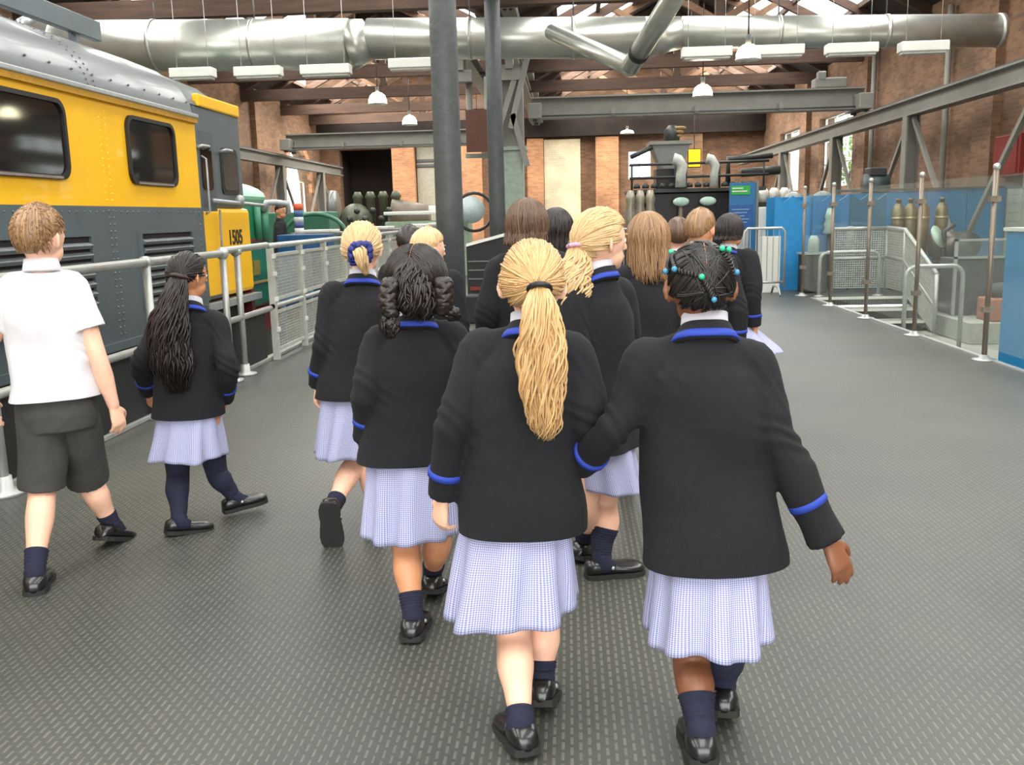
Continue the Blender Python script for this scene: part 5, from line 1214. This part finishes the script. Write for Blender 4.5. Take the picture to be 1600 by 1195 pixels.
def style_ponytail(path, prof, tie, tiemat, n=200, tn=90, wave=0.006, front=36, r=0.0055, flyaway=0, end=(0.8, 1.0), ears=True):
    def f(t, H, J, m, k, seed):
        tgt = (V(tie) - H.c).normalized(); back = V(tie); sp_ = H.surf(tgt, 0.016); back = sp_ if (sp_ - H.c).length > (back - H.c).length else back
        parts = [hair_cap(H, m, 0.012, seed=seed, front=front), swept(H, tgt, n, seed, front=front)]
        P = [back] + [V(p) for p in path]
        parts.append(tail_strands(P, prof, tn, seed + 1, r * k, wave * k, end=end))
        if flyaway:
            rg = random.Random(seed + 9); fp, fr = [], []
            for i in range(flyaway):
                j = rg.randrange(1, len(P)); p = P[j] + V((rg.uniform(-0.03, 0.03), -0.01, rg.uniform(-0.02, 0.03))); s_ = rg.choice((-1, 1)); q = [p]
                for x in range(6): p = p + V((s_ * rg.uniform(0.006, 0.02), rg.uniform(-0.004, 0.002), rg.uniform(-0.014, 0.005))); q.append(p)
                fp.append(q); fr.append((0.0012, 0.0006))
            parts.append(strands(fp, fr, 3, seed))
        v, fc, u = join(*parts); h = link('hair', mesh_uv('hair', v, fc, u, m), t)
        tie_ring(back + (P[1] - back) * 0.12, P[1] - back, prof[0] * 1.2, 0.0075 * k, tiemat, h)
    return f
def style_short(n=260, thick=0.02, front=30, ln=0.3, back=-38):
    def f(t, H, J, m, k, seed):
        rg = random.Random(seed); parts = [hair_cap(H, m, thick, back=back, side=-2, front=front, ear=10, seed=seed, taper=2.2)]
        out, rad = [], []
        crown = H.d(185, 66)
        for i in range(n):
            az = rg.uniform(0, 360); a = abs(((az + 180) % 360) - 180)
            low = front if a < 60 else (2 if a < 110 else back + 3); el = rg.uniform(low, 88); d1 = H.d(az, el)
            dd = (crown * 0.5 + d1).normalized() if (d1 - crown).length > 0.5 else crown
            d0 = (d1 * (1 - ln) + crown * ln).normalized()
            th = thick * (0.3 + 0.7 * (el - low) / (90 - low) if el > low else 0.3)
            p = H.path(d0, d1, 6, th * 0.7, th * 0.95 + rg.uniform(0, 0.006), 0.004); out.append(p); rad.append((0.003 * k, 0.001 * k))
        parts.append(strands(out, rad, 4, seed)); v, fc, u = join(*parts); link('hair', mesh_uv('hair', v, fc, u, m), t)
    return f
def style_long(length=0.2, n=240, thick=0.018, width=1.0, wave=0.005, front=38, spread=0.0):
    def f(t, H, J, m, k, seed):
        rg = random.Random(seed); parts = [hair_cap(H, m, thick, seed=seed, front=front, back=-55, side=-30, ear=-20)]
        out, rad = [], []
        for i in range(n):
            az = rg.uniform(80, 280); d0 = H.d(az + rg.uniform(-30, 30), rg.uniform(50, 88)); d1 = H.d(az, -22)
            p = H.path(d0, d1, 8, thick, thick + rg.uniform(0.002, 0.012)); q = p[-1]; L = length * rg.uniform(0.75, 1.05); ph = rg.random() * 6
            for s_ in range(1, 8):
                f_ = s_ / 7; o = q - H.u * L * f_ * k + H.r * (0.004 * math.sin(f_ * 6 + ph)) * k + (H.d(az, 0) * spread * f_) - H.f * 0.015 * f_ * k; p.append(o)
            out.append(p); rad.append((0.006 * k, 0.002 * k))
        parts.append(strands(out, rad, 4, seed)); v, fc, u = join(*parts); link('hair', mesh_uv('hair', v, fc, u, m), t)
    return f

def pose(px):
    """joints from (pixel x, pixel y, distance down the hall[, fixed height])"""
    J = {}
    for n_, q in px.items():
        p = at(*q[:3])
        if len(q) > 3: p.z = q[3]
        J[n_] = p
    return J
def walk_pose(x, y, h, heading, stride=0.1, arm=0.06, z0=0.0, lean=0.0):
    hv = V((math.sin(math.radians(heading)), math.cos(math.radians(heading)), 0)); rv = V((hv.y, -hv.x, 0)); o = V((x, y, z0))
    P = lambda a, b, c: o + (rv * a + hv * b + V((0, 0, c))) * h
    hh = 0.1 * (h / 1.36) ** 0.5 / h * 1.0
    return dict(head=P(0, 0.015, 1 - hh), neck=P(0, 0, 0.822), shL=P(-0.105, 0, 0.785), shR=P(0.105, 0, 0.785), elL=P(-0.145, -0.03 + arm * 0.3, 0.61), elR=P(0.145, -0.03 - arm * 0.3, 0.61),
                wrL=P(-0.15, 0.03 + arm, 0.46), wrR=P(0.15, 0.03 - arm, 0.46), hpL=P(-0.06, 0, 0.515), hpR=P(0.06, 0, 0.515), knL=P(-0.06, stride * 0.6, 0.285), knR=P(0.06, 0.02 - stride * 0.1, 0.285),
                anL=P(-0.06, stride, 0.057), anR=P(0.06, -stride, 0.065)), hv
# ------------------------------------------------------------------ people: the children
def P(px, py, Y): return at(px, py, Y)
TIE_BLACK = mat('black_hair_tie', (22, 22, 28), 0.5); TIE_PINK = mat('pink_white_hair_tie', (196, 150, 176), 0.5); TIE_BROWN = mat('brown_hair_tie', (50, 36, 32), 0.6)

# boy in a white shirt, far left
J = pose(dict(head=(62, 366, 3.42), neck=(66, 424, 3.42), shL=(24, 452, 3.38), shR=(113, 450, 3.47), elL=(-22, 545, 3.36), elR=(152, 556, 3.46), wrL=(-14, 628, 3.5), wrR=(177, 632, 3.5),
    hpL=(66, 646, 3.42), hpR=(114, 642, 3.48), knL=(66, 762, 3.42), knR=(138, 748, 3.66), anL=(58, 920, 3.22, 0.078), anR=(176, 850, 3.72, 0.1)))
person('boy in a white short-sleeved shirt and grey shorts walking beside the railing', J, 'schoolchildren walking through the hall', 1.05, (0.18, 0.98, -0.02), (0.03, 0, 1), 'fair', 'light', style_short(1100, 0.019, 30, 0.22, -50),
    top='shirt', bottom='shorts', hem=at(80, 618, 3.45).z, feet=((-0.4, 1, 0.05), (0.1, 0.9, 0.35)), sock_t=(0.86, 0.88), strap=False, seed=3, sw=1.0, curl=(0.5, 0.55), palm=(None, (-0.9, 0.3, 0.2)))

# girl with the long dark ponytail
J = pose(dict(head=(293, 428, 4.0), neck=(298, 478, 4.0), shL=(252, 503, 4.0), shR=(337, 505, 4.0), elL=(222, 566, 3.95), elR=(357, 575, 3.95), wrL=(232, 612, 4.1), wrR=(352, 622, 4.12),
    hpL=(272, 634, 4.0), hpR=(318, 634, 4.0), knL=(278, 740, 3.98), knR=(338, 735, 4.08), anL=(283, 843, 3.85, 0.078), anR=(366, 804, 4.1, 0.1)))
person('girl with a long dark ponytail and navy tights next to the boy', J, 'schoolchildren walking through the hall', 0.94, (0.5, 0.86, -0.05), (0, 0, 1), 'tan', 'dark',
    style_ponytail([P(272, 470, 3.86), P(264, 520, 3.85), P(270, 570, 3.86), P(282, 622, 3.87)], [0.03, 0.055, 0.085, 0.085, 0.035], P(281, 428, 3.9), TIE_BROWN, 340, 420, 0.012, r=0.0048),
    hem=at(300, 648, 4.0).z, skirt=dict(c=P(294, 712, 4.0), a=0.162, b=0.155), feet=((0.85, 0.6, 0.12), (0.85, 0.55, -0.12)), sock_t=(0.2, 0.2), tights=True, seed=11, pleats=9)

# girl with a blue scrunchie
J = pose(dict(head=(566, 384, 3.92), neck=(568, 438, 3.92), shL=(523, 462, 3.92), shR=(610, 462, 3.92), elL=(503, 540, 3.88), elR=(632, 540, 3.9), wrL=(497, 602, 3.95), wrR=(640, 605, 4.0),
    hpL=(530, 606, 3.92), hpR=(575, 606, 3.92), knL=(556, 716, 3.98), knR=(578, 722, 3.98), anL=(520, 792, 3.72), anR=(585, 828, 3.95, 0.08)))
def style_bun(t, H, J, m, k, seed):
    tgt = (P(563, 396, 3.8) - H.c).normalized(); c = H.surf(tgt, 0.02)
    parts = [hair_cap(H, m, 0.012, seed=seed), swept(H, tgt, 900, seed, r=0.0026)]
    q = [c + V((0, 0, 0)), c + V((0.004, -0.03, 0.004)), c + V((0.012, -0.035, -0.03)), c + V((0.016, -0.02, -0.062)), c + V((0.026, -0.005, -0.098))]
    parts.append(tail_strands(q, [0.018, 0.028, 0.024, 0.018, 0.006], 60, seed, 0.005, 0.003))
    v, fc, u = join(*parts); h = link('hair', mesh_uv('hair', v, fc, u, m), t)
    g = MB(); ax_ = tgt.orthogonal().normalized(); bx = tgt.cross(ax_); pts, rr = [], []
    for i in range(73):
        a = 2 * math.pi * i / 72; w = 1 + 0.12 * math.sin(a * 13); pts.append(c + tgt * (0.012 + 0.005 * math.cos(a * 9)) + (ax_ * math.cos(a) * 1.2 + bx * math.sin(a)) * 0.036 * w); rr.append(0.0145 + 0.004 * math.sin(a * 17))
    g.tube(pts, rr, 8, False); g.build('scrunchie', mat('navy_scrunchie', (34, 42, 112), 0.6, var=0.35, scale=60), h)
person('blonde girl with a blue scrunchie, one heel kicked up behind', J, 'schoolchildren walking through the hall', 1.0, (0.1, 0.99, -0.05), (0, 0, 1), 'fair', 'blond', style_bun,
    hem=at(550, 618, 3.92).z, skirt=dict(c=P(541, 708, 3.92), a=0.128, b=0.15), feet=((-0.05, 1, 1.35), (0.2, 1, 0.0)), sock_t=(0.87, 0.87), seed=21, pleats=8, sw=0.96)

# girl with dark braids
J = pose(dict(head=(650, 436, 2.98), neck=(652, 504, 2.98), shL=(596, 530, 2.98), shR=(706, 527, 2.98), elL=(578, 606, 2.92), elR=(738, 612, 2.96), wrL=(571, 686, 2.98), wrR=(742, 690, 3.05),
    hpL=(606, 698, 2.98), hpR=(668, 698, 2.98), knL=(634, 848, 2.96), knR=(684, 840, 3.06), anL=(646, 988, 2.84, 0.08), anR=(677, 920, 3.18, 0.09)))
def style_braids(t, H, J, m, k, seed):
    rg = random.Random(seed); parts = [hair_cap(H, m, 0.02, seed=seed, front=34, back=-52)]
    ends = {}
    for s_ in (-1, 1):
        gp = H.d(180 - s_ * 62, -22); out, rad = [], []
        for i in range(700):
            d0 = H.d(rg.choice((0, 180)) + rg.uniform(-4, 4) * 1 if rg.random() < 0.5 else 180 - s_ * rg.uniform(2, 80), rg.uniform(25, 86)); d0 = (d0 + H.r * s_ * 0.05).normalized()
            d1 = (gp + V((rg.gauss(0, 1), rg.gauss(0, 1), rg.gauss(0, 1))) * 0.09).normalized(); out.append(H.path(d0, d1, 9, rg.uniform(0.019, 0.023), rg.uniform(0.018, 0.03), 0.008)); rad.append((0.0028 * k, 0.0028 * k))
        parts.append(strands(out, rad, 4, seed + s_))
        ends[s_] = H.surf(gp, 0.022)
    for s_, pth, tl in ((-1, [P(612, 440, 2.86), P(606, 470, 2.84), P(612, 492, 2.84)], [P(608, 508, 2.84), P(612, 533, 2.845)]), (1, [P(693, 440, 2.86), P(694, 470, 2.85), P(693, 488, 2.86)], [P(705, 490, 2.86), P(722, 497, 2.87)])):
        c = catmull([ends[s_]] + pth, 5); o2, r2 = [], []
        for ph in (0, 2.094, 4.189):                                     # three plaited strands
            q = [p + V((math.sin(i * 0.95 + ph) * 0.017, -abs(math.cos(i * 0.95 + ph)) * 0.012, 0)) * k for i, p in enumerate(c)]; o2.append(catmull(q, 3)); n_ = len(o2[-1]); r2.append([0.017 * k * (1 - 0.2 * i / n_) for i in range(n_)])
        parts.append(strands(o2, r2, 8, seed)); e = c[-1]
        parts.append(tail_strands([e] + tl, [0.018, 0.03, 0.012] if s_ < 0 else [0.014, 0.02, 0.008], 46, seed + 3, 0.005, 0.004))
        ends[s_] = e
    for i in range(1):                                                   # loose waves at the nape
        parts.append(tail_strands([H.surf(H.d(180, 34), 0.014), H.surf(H.d(180, -2), 0.02), P(652, 472, 2.86), P(655, 502, 2.88)], [0.02, 0.048, 0.06, 0.04], 260, seed + 5, 0.0042, 0.01))
    v, fc, u = join(*parts); h = link('hair', mesh_uv('hair', v, fc, u, m), t)
    pr_ = H.path(H.d(0, 50), H.d(180, 30), 16, 0.0225, 0.0225); MB().tube(pr_, 0.0017, 6).build('centre_parting', mat('scalp_tan', (120, 84, 62), 0.6), h)
    for s_ in (-1, 1): tie_ring(ends[s_], V((0.1 * s_, 0, 1)), 0.017, 0.005, TIE_BROWN, h)
person('girl with two dark braids walking in front of the nearest column', J, 'schoolchildren walking through the hall', 0.97, (0.05, 1, -0.1), (0, 0, 1), 'warm', 'dark', style_braids,
    hem=at(640, 716, 2.98).z, skirt=dict(c=P(640, 830, 2.98), a=0.152, b=0.15), feet=((0.0, 1, 0.1), (0.0, 1, 0.3)), sock_t=(0.82, 0.84), seed=31, pleats=9)

# blonde girl with the ponytail, centre front
J = pose(dict(head=(832, 438, 2.4), neck=(832, 514, 2.4), shL=(752, 556, 2.4), shR=(890, 554, 2.4), elL=(706, 672, 2.36), elR=(920, 660, 2.36), wrL=(692, 776, 2.4), wrR=(902, 728, 2.52),
    hpL=(775, 800, 2.4), hpR=(842, 800, 2.4), knL=(802, 990, 2.36), knR=(848, 968, 2.46), anL=(814, 1176, 2.2, 0.085), anR=(848, 1118, 2.4, 0.1)))
person('blonde girl with a long ponytail, nearest in the middle', J, 'schoolchildren walking through the hall', 1.0, (0.04, 1, -0.06), (0.02, 0, 1), 'fair', 'gold',
    style_ponytail([P(844, 490, 2.2), P(846, 545, 2.2), P(846, 605, 2.2), P(852, 660, 2.21), P(852, 690, 2.22)], [0.021, 0.042, 0.055, 0.05, 0.034, 0.012], P(843, 446, 2.24), TIE_BLACK, 1300, 520, 0.009, r=0.0028, flyaway=0, end=(0.6, 1.0)),
    hem=at(805, 820, 2.4).z, skirt=dict(c=P(800, 950, 2.4), a=0.178, b=0.165, tilt=-0.02), feet=((-0.35, 1, 0.15), (0.05, 1, 0.35)), sock_t=(0.94, 0.86), voxel=0.005, seed=41, pleats=9, sw=1.0, curl=(0.75, 0.6), palm=((0.5, 0.5, 0), None))

# blonde girl looking to the right
J = pose(dict(head=(938, 372, 3.38), neck=(930, 430, 3.36), shL=(898, 470, 3.26), shR=(964, 462, 3.46), elL=(890, 570, 3.2), elR=(978, 560, 3.5), wrL=(900, 650, 3.3), wrR=(1000, 645, 3.56),
    hpL=(915, 668, 3.3), hpR=(957, 666, 3.42), knL=(916, 786, 3.34), knR=(944, 784, 3.44), anL=(914, 862, 3.55, 0.08), anR=(940, 893, 3.36, 0.08)))
person('blonde girl turning her head to the right, shoe seen side on', J, 'schoolchildren walking through the hall', 1.04, (0.86, 0.5, -0.02), (0, 0, 1), 'fair', 'blond',
    style_ponytail([P(900, 410, 3.3), P(894, 440, 3.26), P(893, 470, 3.24), P(896, 500, 3.22)], [0.02, 0.045, 0.055, 0.05, 0.02], P(912, 378, 3.34), TIE_PINK, 900, 340, 0.012, r=0.0038),
    hem=at(940, 692, 3.4).z, skirt=dict(c=P(944, 762, 3.38), a=0.122, b=0.15), feet=((0.5, 0.9, 0.3), (0.95, 0.25, 0.0)), sock_t=(0.7, 0.68), seed=51, pleats=9, sw=0.95)

# girl with beaded hair, front right, swinging her arm
J = pose(dict(head=(1094, 440, 2.3), neck=(1100, 516, 2.3), shL=(1016, 572, 2.3), shR=(1176, 566, 2.3), elL=(958, 672, 2.27), elR=(1212, 690, 2.26), wrL=(905, 728, 2.4), wrR=(1292, 842, 2.24),
    hpL=(1078, 846, 2.3), hpR=(1142, 846, 2.3), knL=(1080, 1030, 2.3), knR=(1130, 1006, 2.36), anL=(1094, 1192, 2.16, 0.09), anR=(1128, 1132, 2.36, 0.1)))
def style_beads(t, H, J, m, k, seed):
    parts = [hair_cap(H, m, 0.010, seed=seed, front=40, back=-40, side=-8)]
    parts.append(swept(H, H.d(160, 40), 90, seed, r=0.0032, azs=(180, 270), off=(0.010, 0.014), bulge=0.001)); parts.append(swept(H, H.d(200, 40), 90, seed + 1, r=0.0032, azs=(90, 180), off=(0.010, 0.014), bulge=0.001)); parts.append(swept(H, H.d(180, -10), 90, seed + 2, r=0.0032, azs=(120, 240), off=(0.010, 0.014), bulge=0.001))
    knots = [(1052, 397, 'g'), (1122, 398, 'g'), (1138, 391, 'g'), (1059, 423, 'b'), (1096, 434, 'g'), (1145, 427, 'b'), (1111, 462, 'b'), (1044, 425, 'b')]
    beads = []; o2, r2 = [], []
    for px_, py_, cc in knots:
        d = at(px_, py_, 2.2) - CAM; d.normalize()                      # where the bobble sits on the head
        oc = CAM - H.c; bq = oc.dot(d); r_ = 0.088; disc = bq * bq - (oc.dot(oc) - r_ * r_)
        p = CAM + d * (-bq - math.sqrt(disc)) if disc > 0 else CAM + d * (-bq)
        p = H.surf((p - H.c).normalized(), 0.012); beads.append((p, cc))
    for i, j in ((0, 7), (0, 3), (1, 5), (2, 5), (3, 4), (4, 6)):
        a, b = beads[i][0], beads[j][0]; mid = (a + b) / 2; n_ = (mid - H.c).normalized(); q = catmull([a, mid + n_ * 0.005, b], 8)
        for ph in (0, 3.14): o2.append([p + n_.orthogonal().normalized() * 0.006 * math.sin(x * 1.5 + ph) + n_ * 0.006 * math.cos(x * 1.5 + ph) for x, p in enumerate(q)]); r2.append([0.0042] * len(o2[-1]))
    parts.append(strands(o2, r2, 6, seed)); v, fc, u = join(*parts); h = link('hair', mesh_uv('hair', v, fc, u, m), t)
    for p, cc in beads:
        MB().ball(p + (p - H.c).normalized() * 0.008, 0.0072, 10, 8).build('hair_bobble', mat('green_bobble', (40, 178, 128), 0.25) if cc == 'g' else mat('blue_bobble', (58, 128, 160), 0.25), h)
    MB().tube(H.path(H.d(180, 62), H.d(180, 24), 10, 0.0125, 0.0125), 0.0018, 6).build('parting', SKINS['brown'], h)
person('girl with beaded hair nearest at right, swinging her right arm out', J, 'schoolchildren walking through the hall', 1.0, (-0.02, 1, -0.05), (0, 0, 1), 'brown', 'black', style_beads,
    hem=at(1108, 872, 2.3).z, skirt=dict(c=P(1106, 990, 2.3), a=0.158, b=0.16), feet=((0.0, 1, 0.1), (0.1, 1, 0.3)), sock_t=(0.72, 0.54), voxel=0.005, seed=61, pleats=10, sw=1.08, curl=(0.6, 0.4), palm=(None, (-0.35, 0.8, -0.3)))

# ---- the children further on
def child(label, px, py_top, Y, heading, hair, style, skin='fair', seed=5, bottom='skirt', face=None, stride=0.1, top='blazer', skirt=None):
    c = at(px, py_top, Y); h = c.z; k = h / 1.36
    J, hv = walk_pose(c.x, Y, h, heading, stride if seed % 2 else -stride)
    fv = V((math.sin(math.radians(face)), math.cos(math.radians(face)), -0.04)) if face is not None else hv
    return person(label, J, 'schoolchildren walking through the hall', k, fv, (0, 0, 1), skin, hair, style, hem=0.44 * h, bottom=bottom, top=top, skirt=skirt, feet=((hv.x, hv.y, 0.0), (hv.x, hv.y, 0.25)), sock_t=(0.82, 0.82), voxel=0.0085, seed=seed, pleats=9)
child('blond boy mostly hidden behind the girl with braids', 666, 357, 4.75, 10, 'blond', style_short(200, 0.02, 30, 0.3), seed=71, bottom='trousers', face=50)
child('dark-haired child mostly hidden beside the blond boy', 638, 353, 5.7, 0, 'dark', style_short(160, 0.02), 'tan', seed=72, bottom='trousers')
child('girl with shoulder-length brown hair behind the long blonde ponytail', 824, 315, 4.5, -6, 'brown', style_long(0.06, 260, 0.02), 'fair', seed=73, face=24)
child('girl with long dark hair half hidden left of the girl looking right', 868, 328, 5.3, 5, 'dark', style_long(0.18, 200, 0.018), 'tan', seed=74, face=20)
child('girl with long brown hair between the two blazers at right', 1014, 335, 4.35, -12, 'light', style_long(0.17, 260, 0.02), 'fair', seed=75, face=-14)
child('small brown-haired child glimpsed behind the long-haired girl', 1060, 341, 5.8, 4, 'brown', style_short(160, 0.02), 'fair', seed=76, bottom='trousers')
child('boy with short sandy hair and blue-trimmed collar in the distance', 1096, 327, 5.2, 0, 'light', style_short(220, 0.018, 30, 0.3), 'warm', seed=77, bottom='trousers', face=35)
t_ = child('dark-haired girl at the head of the group, skirt swinging to the right', 1140, 335, 6.2, 30, 'dark', style_long(0.03, 200, 0.016), 'tan', seed=78, face=50, skirt=dict(c=at(1172, 548, 6.1), a=0.2, b=0.18))

# man behind the blue counter
c = at(436, 318, 15.6); J, hv = walk_pose(c.x, 15.6, c.z, 60, 0.02, 0.05)
J['wrR'] = J['elR'] + V((0.12, -0.22, -0.12))
TEE = mat('black_tee_cotton', (28, 28, 32), 0.85)
person('man in a black short-sleeved shirt standing behind the dark blue counter', J, None, c.z / 1.42, (0.85, -0.5, -0.1), (0, 0, 1), 'warm', 'dark', style_short(120, 0.012), top=TEE, bottom='trousers', feet=((0.9, 0.2, 0), (0.9, 0.2, 0)), sock_t=(0.9, 0.9), strap=False, voxel=0.011, seed=81)
